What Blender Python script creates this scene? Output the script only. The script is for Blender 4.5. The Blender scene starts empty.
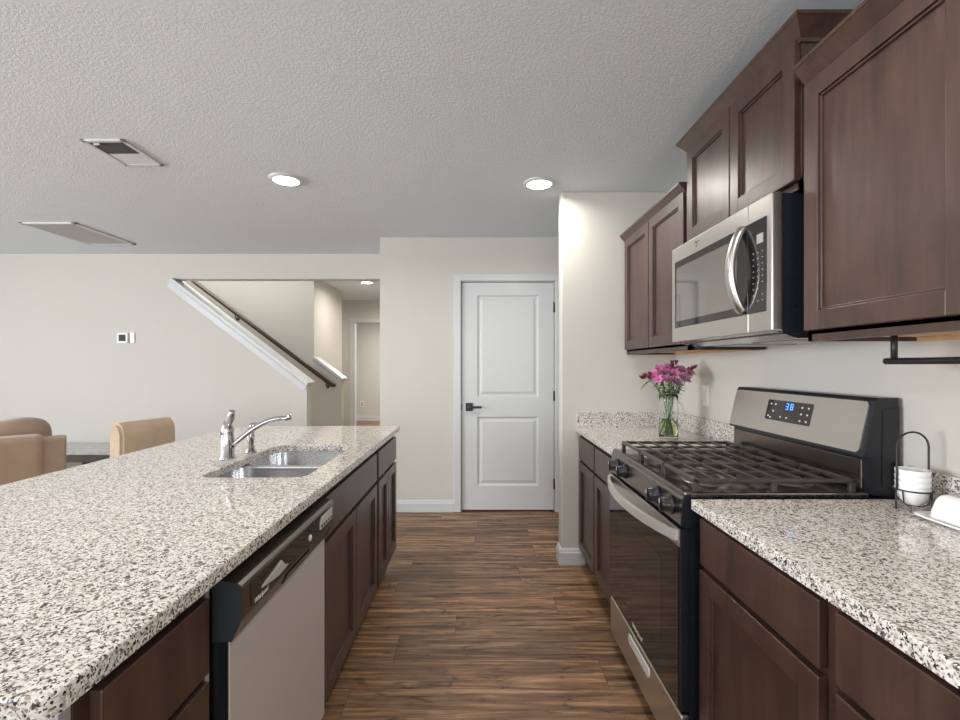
import bpy, bmesh, math, random
from mathutils import Vector, Matrix
random.seed(7)
scene = bpy.context.scene
COL = scene.collection
PI = math.pi

# ------------------------------------------------------------------ camera, world, light, exposure
F = 460.0
cam_d = bpy.data.cameras.new('camera')
cam_d.sensor_width = 36.0
cam_d.lens = F / 960 * 36
cam_d.shift_x = 2 / 960
cam_d.shift_y = 5.5 / 960
cam_d.clip_start = 0.05
cam = bpy.data.objects.new('camera', cam_d)
cam.location = (0, 0, 1.301)
cam.rotation_euler = (PI / 2, 0, 0)
COL.objects.link(cam)
scene.camera = cam

world = bpy.data.worlds.new('world')
scene.world = world
world.use_nodes = True
bg = world.node_tree.nodes['Background']
bg.inputs[0].default_value = (0.85, 0.93, 1.0, 1)
bg.inputs[1].default_value = 1.5


def area(name, loc, rot, sx, sy, power, color=(1, 1, 1), shape='RECTANGLE', spread=PI):
    d = bpy.data.lights.new(name, 'AREA')
    d.shape = shape
    d.size = sx
    if shape == 'RECTANGLE':
        d.size_y = sy
    d.energy = power
    d.color = color
    d.spread = spread
    o = bpy.data.objects.new(name, d)
    o.location = loc
    o.rotation_euler = rot
    COL.objects.link(o)
    return o


# daylight through the windows of the living room (left wall) and the glazed rear wall
DAY = (0.92, 0.96, 1.0)
area('window_daylight', (-6.42, -0.2, 1.45), (0, -PI / 2, 0), 1.5, 1.9, 345, DAY)
area('window_daylight', (-6.42, 3.3, 1.45), (0, -PI / 2, 0), 1.5, 1.7, 16, DAY)
area('window_daylight', (-3.2, -3.12, 1.35), (PI / 2, 0, 0), 2.2, 1.9, 46, DAY)
area('window_daylight', (0.1, -3.12, 1.45), (PI / 2, 0, 0), 1.8, 1.5, 46, DAY)
# added area light at the shaft top, brightening the stair wall
area('stairwell_fill', (-3.6, 5.36, 4.38), (0, 0, 0), 2.6, 0.8, 112, (0.92, 0.97, 1.0))
area('bedroom_fill', (-1.4, 9.4, 2.40), (0, 0, 0), 1.2, 1.2, 75, (1, 0.98, 0.95))  # added fill under the ceiling, brightens the room past the doorway

scene.view_settings.view_transform = 'Standard'
scene.view_settings.look = 'None'
scene.view_settings.gamma = 1
scene.view_settings.use_curve_mapping = False
scene.view_settings.exposure = -0.06
scene.cycles.use_denoising = True
scene.cycles.max_bounces = 10
scene.cycles.diffuse_bounces = 6
scene.cycles.sample_clamp_indirect = 6


# ------------------------------------------------------------------ materials
def mat_new(name):
    m = bpy.data.materials.new(name)
    m.use_nodes = True
    nt = m.node_tree
    return m, nt, nt.nodes['Principled BSDF']


def N(nt, typ, **kw):
    n = nt.nodes.new(typ)
    for k, v in kw.items():
        setattr(n, k, v)
    return n


def coords(nt, scale=(1, 1, 1)):
    tc = N(nt, 'ShaderNodeTexCoord')
    mp = N(nt, 'ShaderNodeMapping')
    mp.inputs['Scale'].default_value = scale
    nt.links.new(tc.outputs['Object'], mp.inputs['Vector'])
    return mp.outputs[0]


def noise(nt, vec, scale, detail=4, rough=0.5, dist=0.0):
    n = N(nt, 'ShaderNodeTexNoise')
    n.inputs['Scale'].default_value = scale
    n.inputs['Detail'].default_value = detail
    n.inputs['Roughness'].default_value = rough
    n.inputs['Distortion'].default_value = dist
    nt.links.new(vec, n.inputs['Vector'])
    return n


def ramp(nt, fac, stops, interp='LINEAR'):
    r = N(nt, 'ShaderNodeValToRGB')
    cr = r.color_ramp
    cr.interpolation = interp
    while len(cr.elements) > 1:
        cr.elements.remove(cr.elements[-1])
    cr.elements[0].position = stops[0][0]
    cr.elements[0].color = (*stops[0][1], 1)
    for p, c in stops[1:]:
        e = cr.elements.new(p)
        e.color = (*c, 1)
    nt.links.new(fac, r.inputs[0])
    return r.outputs[0]


def bump(nt, b, height, strength, distance=0.002):
    bn = N(nt, 'ShaderNodeBump')
    bn.inputs['Strength'].default_value = strength
    bn.inputs['Distance'].default_value = distance
    nt.links.new(height, bn.inputs['Height'])
    nt.links.new(bn.outputs[0], b.inputs['Normal'])


def plain(name, col, rough=0.5, metal=0.0, var=0.04, vscale=8, spec=0.5, coat=0.0):
    m, nt, b = mat_new(name)
    v = coords(nt)
    n = noise(nt, v, vscale, 3)
    lo = tuple(c * (1 - var) for c in col)
    hi = tuple(min(1, c * (1 + var)) for c in col)
    nt.links.new(ramp(nt, n.outputs['Fac'], [(0.3, lo), (0.7, hi)]), b.inputs['Base Color'])
    b.inputs['Roughness'].default_value = rough
    b.inputs['Metallic'].default_value = metal
    b.inputs['Specular IOR Level'].default_value = spec
    b.inputs['Coat Weight'].default_value = coat
    b.inputs['Coat Roughness'].default_value = 0.15
    return m


def emit(name, col, strength):
    m, nt, b = mat_new(name)
    b.inputs['Base Color'].default_value = (*col, 1)
    b.inputs['Emission Color'].default_value = (*col, 1)
    b.inputs['Emission Strength'].default_value = strength
    return m


def wall_paint(name, col, bscale=220, bstr=0.12):
    m, nt, b = mat_new(name)
    v = coords(nt)
    n = noise(nt, v, 1.2, 2)
    nt.links.new(ramp(nt, n.outputs['Fac'], [(0.3, tuple(c * .985 for c in col)), (0.7, col)]), b.inputs['Base Color'])
    b.inputs['Roughness'].default_value = 0.6
    b.inputs['Specular IOR Level'].default_value = 0.25
    h = noise(nt, v, bscale, 3)
    bump(nt, b, h.outputs['Fac'], bstr, 0.0015)
    return m


def ceiling_paint():
    m, nt, b = mat_new('textured ceiling paint')
    v = coords(nt)
    b.inputs['Base Color'].default_value = (0.735, 0.785, 0.825, 1)
    b.inputs['Roughness'].default_value = 0.8
    b.inputs['Specular IOR Level'].default_value = 0.15
    n1 = noise(nt, v, 95, 4, 0.6, 0.6)
    r = ramp(nt, n1.outputs['Fac'], [(0.42, (0, 0, 0)), (0.6, (1, 1, 1))])
    bump(nt, b, r, 0.42, 0.003)
    return m


def floor_wood():
    m, nt, b = mat_new('brown plank flooring')
    tc = N(nt, 'ShaderNodeTexCoord')
    br = N(nt, 'ShaderNodeTexBrick', offset=0.0, offset_frequency=1)
    br.inputs['Color1'].default_value = (0, 0, 0, 1)
    br.inputs['Color2'].default_value = (1, 1, 1, 1)
    br.inputs['Mortar'].default_value = (0.5, 0.5, 0.5, 1)
    br.inputs['Scale'].default_value = 1
    br.inputs['Mortar Size'].default_value = 0.0009
    br.inputs['Mortar Smooth'].default_value = 0.1
    br.inputs['Brick Width'].default_value = 1.22
    br.inputs['Row Height'].default_value = 0.185
    sx = N(nt, 'ShaderNodeSeparateXYZ')
    nt.links.new(tc.outputs['Object'], sx.inputs[0])
    dv_ = N(nt, 'ShaderNodeMath', operation='DIVIDE')
    dv_.inputs[1].default_value = 0.185
    nt.links.new(sx.outputs[1], dv_.inputs[0])
    flo = N(nt, 'ShaderNodeMath', operation='FLOOR')
    nt.links.new(dv_.outputs[0], flo.inputs[0])
    wn = N(nt, 'ShaderNodeTexWhiteNoise', noise_dimensions='1D')
    nt.links.new(flo.outputs[0], wn.inputs['W'])
    ad = N(nt, 'ShaderNodeMath', operation='ADD')
    nt.links.new(sx.outputs[0], ad.inputs[0])
    nt.links.new(wn.outputs['Value'], ad.inputs[1])
    cx = N(nt, 'ShaderNodeCombineXYZ')
    nt.links.new(ad.outputs[0], cx.inputs[0])
    nt.links.new(sx.outputs[1], cx.inputs[1])
    nt.links.new(cx.outputs[0], br.inputs['Vector'])
    # shift the grain of each plank
    mul = N(nt, 'ShaderNodeVectorMath', operation='MULTIPLY')
    mul.inputs[1].default_value = (31, 17, 9)
    nt.links.new(br.outputs['Color'], mul.inputs[0])
    add = N(nt, 'ShaderNodeVectorMath', operation='ADD')
    nt.links.new(tc.outputs['Object'], add.inputs[0])
    nt.links.new(mul.outputs[0], add.inputs[1])
    mp = N(nt, 'ShaderNodeMapping')
    mp.inputs['Scale'].default_value = (1.1, 17, 1)
    nt.links.new(add.outputs[0], mp.inputs['Vector'])
    g = noise(nt, mp.outputs[0], 2.0, 10, 0.66, 0.7)
    mp2 = N(nt, 'ShaderNodeMapping')
    mp2.inputs['Scale'].default_value = (2.6, 7.5, 1)
    nt.links.new(add.outputs[0], mp2.inputs['Vector'])
    g2 = noise(nt, mp2.outputs[0], 1.9, 6, 0.62, 1.8)
    base = ramp(nt, g.outputs['Fac'], [(0.30, (0.040, 0.022, 0.013)), (0.41, (0.135, 0.074, 0.042)),
                                      (0.52, (0.255, 0.146, 0.081)), (0.65, (0.49, 0.30, 0.165))])
    knots = ramp(nt, g2.outputs['Fac'], [(0.30, (0.20, 0.18, 0.17)), (0.41, (0.85, 0.84, 0.83)), (0.8, (1.12, 1.10, 1.07))])
    mx = N(nt, 'ShaderNodeMixRGB', blend_type='MULTIPLY')
    mx.inputs[0].default_value = 0.95
    nt.links.new(base, mx.inputs[1])
    nt.links.new(knots, mx.inputs[2])
    tint = ramp(nt, br.outputs['Color'], [(0.0, (0.76, 0.76, 0.78)), (0.5, (1.0, 0.98, 0.96)), (1.0, (1.2, 1.15, 1.07))])
    mx2 = N(nt, 'ShaderNodeMixRGB', blend_type='MULTIPLY')
    mx2.inputs[0].default_value = 1
    nt.links.new(mx.outputs[0], mx2.inputs[1])
    nt.links.new(tint, mx2.inputs[2])
    mx3 = N(nt, 'ShaderNodeMixRGB', blend_type='MIX')
    nt.links.new(br.outputs['Fac'], mx3.inputs[0])
    nt.links.new(mx2.outputs[0], mx3.inputs[1])
    mx3.inputs[2].default_value = (0.025, 0.014, 0.01, 1)
    nt.links.new(mx3.outputs[0], b.inputs['Base Color'])
    rr = ramp(nt, g.outputs['Fac'], [(0.3, (0.46,) * 3), (0.7, (0.34,) * 3)])
    nt.links.new(rr, b.inputs['Roughness'])
    bump(nt, b, g.outputs['Fac'], 0.12, 0.001)
    return m


def granite():
    m, nt, b = mat_new('speckled granite')
    v = coords(nt)
    w = noise(nt, v, 160, 3)
    sub = N(nt, 'ShaderNodeVectorMath', operation='SCALE')
    sub.inputs['Scale'].default_value = 0.006
    nt.links.new(w.outputs['Color'], sub.inputs[0])
    add = N(nt, 'ShaderNodeVectorMath', operation='ADD')
    nt.links.new(v, add.inputs[0])
    nt.links.new(sub.outputs[0], add.inputs[1])
    v1 = N(nt, 'ShaderNodeTexVoronoi')
    v1.inputs['Scale'].default_value = 330
    nt.links.new(add.outputs[0], v1.inputs['Vector'])
    s1 = N(nt, 'ShaderNodeSeparateColor')
    nt.links.new(v1.outputs['Color'], s1.inputs[0])
    c1 = ramp(nt, s1.outputs[0], [(0.0, (0.03, 0.027, 0.026)), (0.10, (0.13, 0.115, 0.11)), (0.17, (0.36, 0.315, 0.28)),
                                 (0.25, (0.52, 0.475, 0.43)), (0.36, (0.70, 0.665, 0.62)), (0.62, (0.79, 0.775, 0.755))], 'CONSTANT')
    # larger dark and tan drifts
    n2 = noise(nt, v, 80, 5, 0.65)
    drift = ramp(nt, n2.outputs['Fac'], [(0.33, (0.52, 0.46, 0.41)), (0.44, (0.95, 0.91, 0.86)), (0.62, (1, 1, 1))])
    mx = N(nt, 'ShaderNodeMixRGB', blend_type='MULTIPLY')
    mx.inputs[0].default_value = 0.65
    nt.links.new(c1, mx.inputs[1])
    nt.links.new(drift, mx.inputs[2])
    v2 = N(nt, 'ShaderNodeTexVoronoi')
    v2.inputs['Scale'].default_value = 165
    nt.links.new(add.outputs[0], v2.inputs['Vector'])
    s2 = N(nt, 'ShaderNodeSeparateColor')
    nt.links.new(v2.outputs['Color'], s2.inputs[0])
    blot = ramp(nt, s2.outputs[1], [(0.0, (0.10, 0.085, 0.08)), (0.05, (0.45, 0.37, 0.30)), (0.12, (1, 1, 1))], 'CONSTANT')
    mx2 = N(nt, 'ShaderNodeMixRGB', blend_type='MULTIPLY')
    mx2.inputs[0].default_value = 0.85
    nt.links.new(mx.outputs[0], mx2.inputs[1])
    nt.links.new(blot, mx2.inputs[2])
    nt.links.new(mx2.outputs[0], b.inputs['Base Color'])
    b.inputs['Roughness'].default_value = 0.09
    b.inputs['Specular IOR Level'].default_value = 0.5
    return m


def cabinet_wood():
    m, nt, b = mat_new('espresso stained wood')
    v = coords(nt, (14, 14, 1.3))
    g = noise(nt, v, 2.2, 7, 0.6, 0.5)
    v2 = coords(nt, (3, 3, 1.6))
    g2 = noise(nt, v2, 2.0, 4, 0.6, 1.2)
    c = ramp(nt, g.outputs['Fac'], [(0.3, (0.041, 0.0205, 0.0155)), (0.7, (0.076, 0.0395, 0.030))])
    d = ramp(nt, g2.outputs['Fac'], [(0.3, (0.70, 0.70, 0.71)), (0.7, (1.25, 1.22, 1.2))])
    mx = N(nt, 'ShaderNodeMixRGB', blend_type='MULTIPLY')
    mx.inputs[0].default_value = 1
    nt.links.new(c, mx.inputs[1])
    nt.links.new(d, mx.inputs[2])
    nt.links.new(mx.outputs[0], b.inputs['Base Color'])
    b.inputs['Roughness'].default_value = 0.40
    b.inputs['Coat Weight'].default_value = 0.33
    b.inputs['Coat Roughness'].default_value = 0.30
    bump(nt, b, g2.outputs['Fac'], 0.10, 0.006)
    return m


def steel(name, col=(0.62, 0.60, 0.57), rough=0.3, axis=(1, 1, 60), metal=1.0):
    m, nt, b = mat_new(name)
    v = coords(nt, axis)
    n = noise(nt, v, 6, 4)
    nt.links.new(ramp(nt, n.outputs['Fac'], [(0.3, tuple(c * .98 for c in col)), (0.7, col)]), b.inputs['Base Color'])
    b.inputs['Metallic'].default_value = metal
    rr = ramp(nt, n.outputs['Fac'], [(0.3, (rough * .96,) * 3), (0.7, (rough * 1.04,) * 3)])
    nt.links.new(rr, b.inputs['Roughness'])
    return m


def fabric(name, col, scale=420):
    m, nt, b = mat_new(name)
    v = coords(nt)
    n = noise(nt, v, scale, 3)
    n2 = noise(nt, v, 9, 4)
    c = ramp(nt, n2.outputs['Fac'], [(0.3, tuple(x * .9 for x in col)), (0.7, tuple(x * 1.06 for x in col))])
    nt.links.new(c, b.inputs['Base Color'])
    b.inputs['Roughness'].default_value = 0.95
    b.inputs['Specular IOR Level'].default_value = 0.1
    b.inputs['Sheen Weight'].default_value = 0.3
    bump(nt, b, n.outputs['Fac'], 0.35, 0.002)
    return m


def glass(name, col=(1, 1, 1), ior=1.45, rough=0.0):
    m, nt, b = mat_new(name)
    b.inputs['Base Color'].default_value = (*col, 1)
    b.inputs['Roughness'].default_value = rough
    b.inputs['IOR'].default_value = ior
    b.inputs['Transmission Weight'].default_value = 1
    return m


M = dict(
    wall=wall_paint('cream wall paint', (0.585, 0.563, 0.517)),
    grey=wall_paint('grey painted panel', (0.42, 0.42, 0.43)),
    ceil=ceiling_paint(),
    floor=floor_wood(),
    granite=granite(),
    wood=cabinet_wood(),
    rawwood=plain('unfinished light wood', (0.62, 0.40, 0.20), 0.6, var=0.12, vscale=14),
    white=plain('white semi-gloss paint', (0.60, 0.61, 0.62), 0.35, var=0.01),
    steel=steel('brushed stainless steel'),
    steelv=steel('brushed stainless steel vertical grain', (0.78, 0.765, 0.755), 0.45, (60, 60, 1), 0.6),
    basin=steel('satin stainless basin', (0.66, 0.66, 0.67), 0.22, (30, 30, 1)),
    darksteel=steel('dark smoked steel', (0.23, 0.205, 0.185), 0.26, (1, 1, 60)),
    chrome=plain('polished chrome', (0.52, 0.515, 0.51), 0.07, 1.0, 0.01),
    black=plain('black enamel', (0.012, 0.012, 0.014), 0.22, var=0.1),
    blackmat=plain('matte black metal', (0.018, 0.018, 0.02), 0.45, var=0.1),
    iron=plain('cast iron', (0.048, 0.041, 0.035), 0.30, var=0.15, vscale=60),
    bglass=plain('black glass', (0.012, 0.0105, 0.010), 0.04, var=0.05, spec=0.8),
    mwglass=plain('smoked mirror glass', (0.30, 0.285, 0.265), 0.05, 0.75, 0.05, spec=1.0, coat=0.5),
    navy=plain('black gloss side panel', (0.012, 0.014, 0.019), 0.25, var=0.08),
    cooktop=steel('glossy cooktop steel', (0.30, 0.295, 0.29), 0.16, (20, 20, 1)),
    ovenglass=plain('oven window glass', (0.022, 0.018, 0.016), 0.06, var=0.05, spec=0.9),
    satin=steel('satin handle steel', (0.74, 0.71, 0.67), 0.38, (20, 20, 20), 0.65),
    slate=plain('dark slate plastic', (0.032, 0.037, 0.045), 0.4, var=0.08),
    bronze=plain('dark bronze rail', (0.075, 0.056, 0.042), 0.4, 0.3, 0.1),
    print=plain('pale print and painted glint', (0.72, 0.71, 0.70), 0.4, var=0.02),
    dimprint=plain('faded grey printed mark', (0.34, 0.345, 0.34), 0.4, var=0.02),
    ceramic=plain('white glazed ceramic', (0.86, 0.86, 0.85), 0.12, var=0.01, coat=0.5),
    plastic=plain('white plastic', (0.80, 0.80, 0.79), 0.4, var=0.01),
    dark=plain('dark grey matte', (0.055, 0.055, 0.055), 0.8, var=0.1),
    lens=emit('lit lamp lens', (1, 0.98, 0.95), 9),
    blue=emit('blue clock digits', (0.08, 0.30, 1.0), 2.2),
    tan=fabric('tan chenille', (0.35, 0.245, 0.175)),
    brown=fabric('brown chenille', (0.33, 0.235, 0.175)),
    beige=fabric('beige slipcover', (0.52, 0.395, 0.285)),
    table=plain('weathered grey wood', (0.46, 0.45, 0.435), 0.22, var=0.12, vscale=20),
    glass=glass('clear glass', (0.97, 0.99, 0.98), 1.45),
    water=glass('green tinged water', (0.80, 0.90, 0.55), 1.33),
    stem=plain('green stem', (0.10, 0.22, 0.045), 0.5, var=0.2, vscale=40),
    leaf=plain('dark green leaf', (0.035, 0.085, 0.02), 0.45, var=0.25, vscale=40),
    pink=plain('pink petal', (0.52, 0.135, 0.32), 0.5, var=0.35, vscale=60),
    lilac=plain('lilac petal', (0.44, 0.20, 0.34), 0.5, var=0.3, vscale=60),
    crimson=plain('dark crimson bud', (0.20, 0.02, 0.05), 0.5, var=0.3, vscale=60),
)


# ------------------------------------------------------------------ mesh helpers
class MB:
    def __init__(self):
        self.bm = bmesh.new()

    def box(self, x0, x1, y0, y1, z0, z1, bevel=0.0, seg=2):
        x0, x1 = min(x0, x1), max(x0, x1)
        y0, y1 = min(y0, y1), max(y0, y1)
        z0, z1 = min(z0, z1), max(z0, z1)
        r = bmesh.ops.create_cube(self.bm, size=1)
        vs = r['verts']
        for v in vs:
            v.co = Vector(((x0 + x1) / 2 + v.co.x * (x1 - x0), (y0 + y1) / 2 + v.co.y * (y1 - y0), (z0 + z1) / 2 + v.co.z * (z1 - z0)))
        if bevel > 0:
            es = list({e for v in vs for e in v.link_edges})
            bmesh.ops.bevel(self.bm, geom=es, offset=min(bevel, 0.49 * min(x1 - x0, y1 - y0, z1 - z0)), segments=seg, profile=0.5, affect='EDGES')
        return self

    def quad(self, *pts):
        self.bm.faces.new([self.bm.verts.new(p) for p in pts])
        return self

    def prism(self, poly, fn, a, b, smooth=False):
        """poly: list of 2D points; fn(p, t) -> 3D; extruded from t=a to t=b."""
        va = [self.bm.verts.new(fn(p, a)) for p in poly]
        vb = [self.bm.verts.new(fn(p, b)) for p in poly]
        n = len(poly)
        fs = [self.bm.faces.new(va), self.bm.faces.new(list(reversed(vb)))]
        for i in range(n):
            f = self.bm.faces.new([va[i], vb[i], vb[(i + 1) % n], va[(i + 1) % n]])
            f.smooth = smooth
            fs.append(f)
        bmesh.ops.recalc_face_normals(self.bm, faces=fs)
        return self

    def tube(self, pts, r, seg=10, closed=False):
        pts = [Vector(p) for p in pts]
        n = len(pts)
        rs = r if isinstance(r, (list, tuple)) else [r] * n
        rings = []
        up = None
        for i, p in enumerate(pts):
            if closed:
                d = (pts[(i + 1) % n] - pts[i - 1]).normalized()
            else:
                d = (pts[min(i + 1, n - 1)] - pts[max(i - 1, 0)]).normalized()
            if up is None:
                up = Vector((0, 0, 1)) if abs(d.z) < 0.9 else Vector((1, 0, 0))
            side = d.cross(up).normalized()
            up = side.cross(d).normalized()
            rings.append([self.bm.verts.new(p + (side * math.cos(2 * PI * k / seg) + up * math.sin(2 * PI * k / seg)) * rs[i]) for k in range(seg)])
        m = n if closed else n - 1
        for i in range(m):
            A, B = rings[i], rings[(i + 1) % n]
            for k in range(seg):
                f = self.bm.faces.new([A[k], A[(k + 1) % seg], B[(k + 1) % seg], B[k]])
                f.smooth = True
        if not closed:
            self.bm.faces.new(list(reversed(rings[0])))
            self.bm.faces.new(rings[-1])
        return self

    def lathe(self, prof, c=(0, 0, 0), seg=32, axis='z', cap=True, sharp=False):
        """prof: list of (radius, height) along the axis."""
        c = Vector(c)

        def P(r, h, a):
            u, v = r * math.cos(a), r * math.sin(a)
            if axis == 'z':
                return c + Vector((u, v, h))
            if axis == 'x':
                return c + Vector((h, u, v))
            return c + Vector((u, h, v))
        rings = []
        for r, h in prof:
            if r < 1e-6:
                rings.append([self.bm.verts.new(P(0, h, 0))])
            else:
                rings.append([self.bm.verts.new(P(r, h, 2 * PI * k / seg)) for k in range(seg)])
        fs = []
        for A, B in zip(rings, rings[1:]):
            for k in range(seg):
                k2 = (k + 1) % seg
                if len(A) == 1 and len(B) == 1:
                    continue
                if len(A) == 1:
                    f = self.bm.faces.new([A[0], B[k2], B[k]])
                elif len(B) == 1:
                    f = self.bm.faces.new([A[k], A[k2], B[0]])
                else:
                    f = self.bm.faces.new([A[k], A[k2], B[k2], B[k]])
                f.smooth = not sharp
                fs.append(f)
        if cap:
            for R in (rings[0], rings[-1]):
                if len(R) > 2:
                    fs.append(self.bm.faces.new(R))
        bmesh.ops.recalc_face_normals(self.bm, faces=fs)
        return self

    def blob(self, c, r, e=0.6, nu=32, nv=20, fn=None):
        """superellipsoid; e<1 boxy"""
        def s(w, p):
            return math.copysign(abs(w) ** p, w)
        rows = []
        for j in range(nv + 1):
            t = -PI / 2 + PI * j / nv
            row = []
            for i in range(nu):
                a = 2 * PI * i / nu
                x = s(math.cos(t), e) * s(math.cos(a), e)
                y = s(math.cos(t), e) * s(math.sin(a), e)
                z = s(math.sin(t), e)
                p = Vector((c[0] + r[0] * x, c[1] + r[1] * y, c[2] + r[2] * z))
                if fn:
                    p = Vector(fn(p))
                row.append(self.bm.verts.new(p))
            rows.append(row)
        for A, B in zip(rows, rows[1:]):
            for i in range(nu):
                f = self.bm.faces.new([A[i], A[(i + 1) % nu], B[(i + 1) % nu], B[i]])
                f.smooth = True
        bmesh.ops.remove_doubles(self.bm, verts=[v for R in (rows[0], rows[-1]) for v in R], dist=1e-5)
        return self

    def build(self, name, mat, parent=None, origin=None):
        o3 = Vector((0, 0, 0))
        root = None
        if parent is not None:
            root = parent
            while root.parent is not None:
                root = root.parent
            if not root.get('_local'):
                o3 = Vector(root.location)
        if origin is not None and parent is None:
            o3 = Vector(origin)
        if o3.length > 0:
            bmesh.ops.translate(self.bm, vec=-o3, verts=self.bm.verts)
        me = bpy.data.meshes.new(name)
        self.bm.to_mesh(me)
        self.bm.free()
        mats = mat if isinstance(mat, (list, tuple)) else [mat]
        for k in mats:
            me.materials.append(M[k] if isinstance(k, str) else k)
        o = bpy.data.objects.new(name, me)
        COL.objects.link(o)
        if parent is not None:
            o.parent = parent
        elif origin is not None:
            o.location = origin
        return o


def tag(o, label=None, cat=None, group=None, kind=None):
    if label:
        o['label'] = label
    if cat:
        o['category'] = cat
    if group:
        o['group'] = group
    if kind:
        o['kind'] = kind
    return o


def thing(name, label, cat, loc, rz=0.0, group=None, local=False):
    o = bpy.data.objects.new(name, None)
    o.empty_display_size = 0.05
    COL.objects.link(o)
    o.location = loc
    o.rotation_euler = (0, 0, rz)
    if local:
        o['_local'] = 1
    return tag(o, label, cat, group)


def struct(name, mb, mat, label=None, cat='room', parent=None):
    o = mb.build(name, mat, parent)
    if parent is None:
        tag(o, label, cat, kind='structure')
    return o


def copy_tree(o, parent=None):
    c = o.copy()
    COL.objects.link(c)
    c.parent = parent
    for ch in list(o.children):
        copy_tree(ch, c)
    return c


def text_mesh(name, body, size, origin, right, up, mat, parent, extrude=0.0006, shear=0.0, align='LEFT'):
    cu = bpy.data.curves.new(name, 'FONT')
    cu.body = body
    cu.size = size
    cu.extrude = extrude
    cu.shear = shear
    cu.align_x = align
    tmp = bpy.data.objects.new(name + '_source', cu)
    COL.objects.link(tmp)
    dg = bpy.context.evaluated_depsgraph_get()
    me = bpy.data.meshes.new_from_object(tmp.evaluated_get(dg))
    bpy.data.objects.remove(tmp)
    bpy.data.curves.remove(cu)
    r, u = Vector(right).normalized(), Vector(up).normalized()
    n = r.cross(u)
    mt = Matrix(((r.x, u.x, n.x, origin[0]), (r.y, u.y, n.y, origin[1]), (r.z, u.z, n.z, origin[2]), (0, 0, 0, 1)))
    me.transform(mt)
    root = parent
    while root.parent is not None:
        root = root.parent
    me.transform(Matrix.Translation(-Vector(root.location)))
    me.materials.clear()
    me.materials.append(M[mat])
    me.name = name
    o = bpy.data.objects.new(name, me)
    COL.objects.link(o)
    o.parent = parent
    return o


def cyl(mb, p0, p1, r, seg=16):
    return mb.tube([p0, p1], r, seg)


YZ = lambda p, t: (t, p[0], p[1])      # polygon in (y,z), extruded along x
XZ = lambda p, t: (p[0], t, p[1])      # polygon in (x,z), extruded along y
XY = lambda p, t: (p[0], p[1], t)      # polygon in (x,y), extruded along z

# ------------------------------------------------------------------ room shell
H = 2.44
YD = 4.093      # wall with the white door
YS = 3.012      # stub wall at the end of the right-hand run
YL = 4.70       # living room wall under the stair
XR = 1.30       # kitchen wall behind the range
YST = 5.89      # far wall of the stair
XH = -2.10

struct('floor', MB().box(-6.6, 2.6, -3.3, 11.0, -0.1, 0), 'floor', 'brown wood plank floor with boards running across the kitchen', 'floor')
cb = MB()
cb.box(-6.6, 2.6, -3.3, YL + 0.12, H, H + 0.1)
cb.box(XH, 2.6, YL + 0.12, 7.1, H, H + 0.1)
cb.box(-4.1, 2.6, 7.1, 8.12, H, H + 0.1)
cb.box(-4.1, 2.6, 8.12, 11.0, H, H + 0.1)
struct('ceiling', cb, 'ceil', 'pale grey textured ceiling', 'ceiling')

# living room wall with the open triangle over the stair
w = MB()
w.prism([(-6.6, 0), (-1.75, 0), (-1.75, 1.115), (-3.149, 2.185), (-0.872, 2.185), (-0.872, H), (-6.6, H)], XZ, YL, YL + 0.12)
struct('wall_living', w, 'wall', 'cream living room wall cut away along the stair slope', 'wall')
w = MB()
w.box(-6.6, XH, YL, YL + 0.12, H + 0.1, 4.5)
w.box(-6.6, XH, YST, YST + 0.12, 0, 4.5)
w.box(XH - 0.001, XH + 0.1, YL, YST + 0.12, H + 0.1, 4.5)
w.box(-6.6, -6.5, YL + .12, YST, 0, 4.5)
w.box(-6.6, XH + .1, YL, YST + .12, 4.5, 4.6)
w.box(XH - 0.12, XH, YST + 0.12, 7.1, 0, H)
struct('wall_stair', w, 'wall', 'cream wall behind the stair and its handrail', 'wall')
w = MB()
w.prism([(XH, 0), (-1.75, 0), (-1.75, 1.125), (XH, 1.392)], XZ, YST, YST + 0.12)
struct('wall_newel', w, 'wall', 'short sloped knee wall at the foot of the stair', 'wall')


def stair_cap(mb, x0, z0, x1, z1, ya, yb):
    L = math.hypot(x1 - x0, z1 - z0)
    tx, tz = (x1 - x0) / L, (z1 - z0) / L
    nx, nz = -tz, tx
    if nz < 0:
        nx, nz = -nx, -nz
    # profile across the wall: (across y, normal offset)
    prof = [(ya - 0.012, -0.075), (ya - 0.012, -0.025), (ya - 0.032, -0.004), (ya - 0.045, 0.0), (ya - 0.045, 0.028),
            (yb + 0.045, 0.028), (yb + 0.045, 0.0), (yb + 0.032, -0.004), (yb + 0.012, -0.025), (yb + 0.012, -0.075), (yb, -0.075), (yb, 0.001), (ya, 0.001), (ya, -0.075)]
    def fn(p, t):
        return (x0 + tx * t + nx * p[1], p[0], z0 + tz * t + nz * p[1])
    mb.prism(prof, fn, 0.0, L)
    return mb


struct('trim_1', stair_cap(MB(), -3.149 + 0.02, 2.185 - 0.0153, -1.735, 1.1035, YL, YL + 0.12), 'white', 'white sloped cap along the near stair wall', 'trim')
struct('trim_2', stair_cap(MB(), XH + 0.0, 1.392, -1.735, 1.1135, YST, YST + 0.12), 'white', 'white sloped cap on the short knee wall behind the handrail', 'trim')
st = MB()
for k in range(12):
    x1 = -1.80 - 0.253 * k
    st.box(x1 - 0.253, x1, YL + 0.12, YST, 0, 0.19 * (k + 1))
struct('stairs', st, 'tan', 'carpeted stair rising to the left behind the knee wall', 'stairs')

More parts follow.
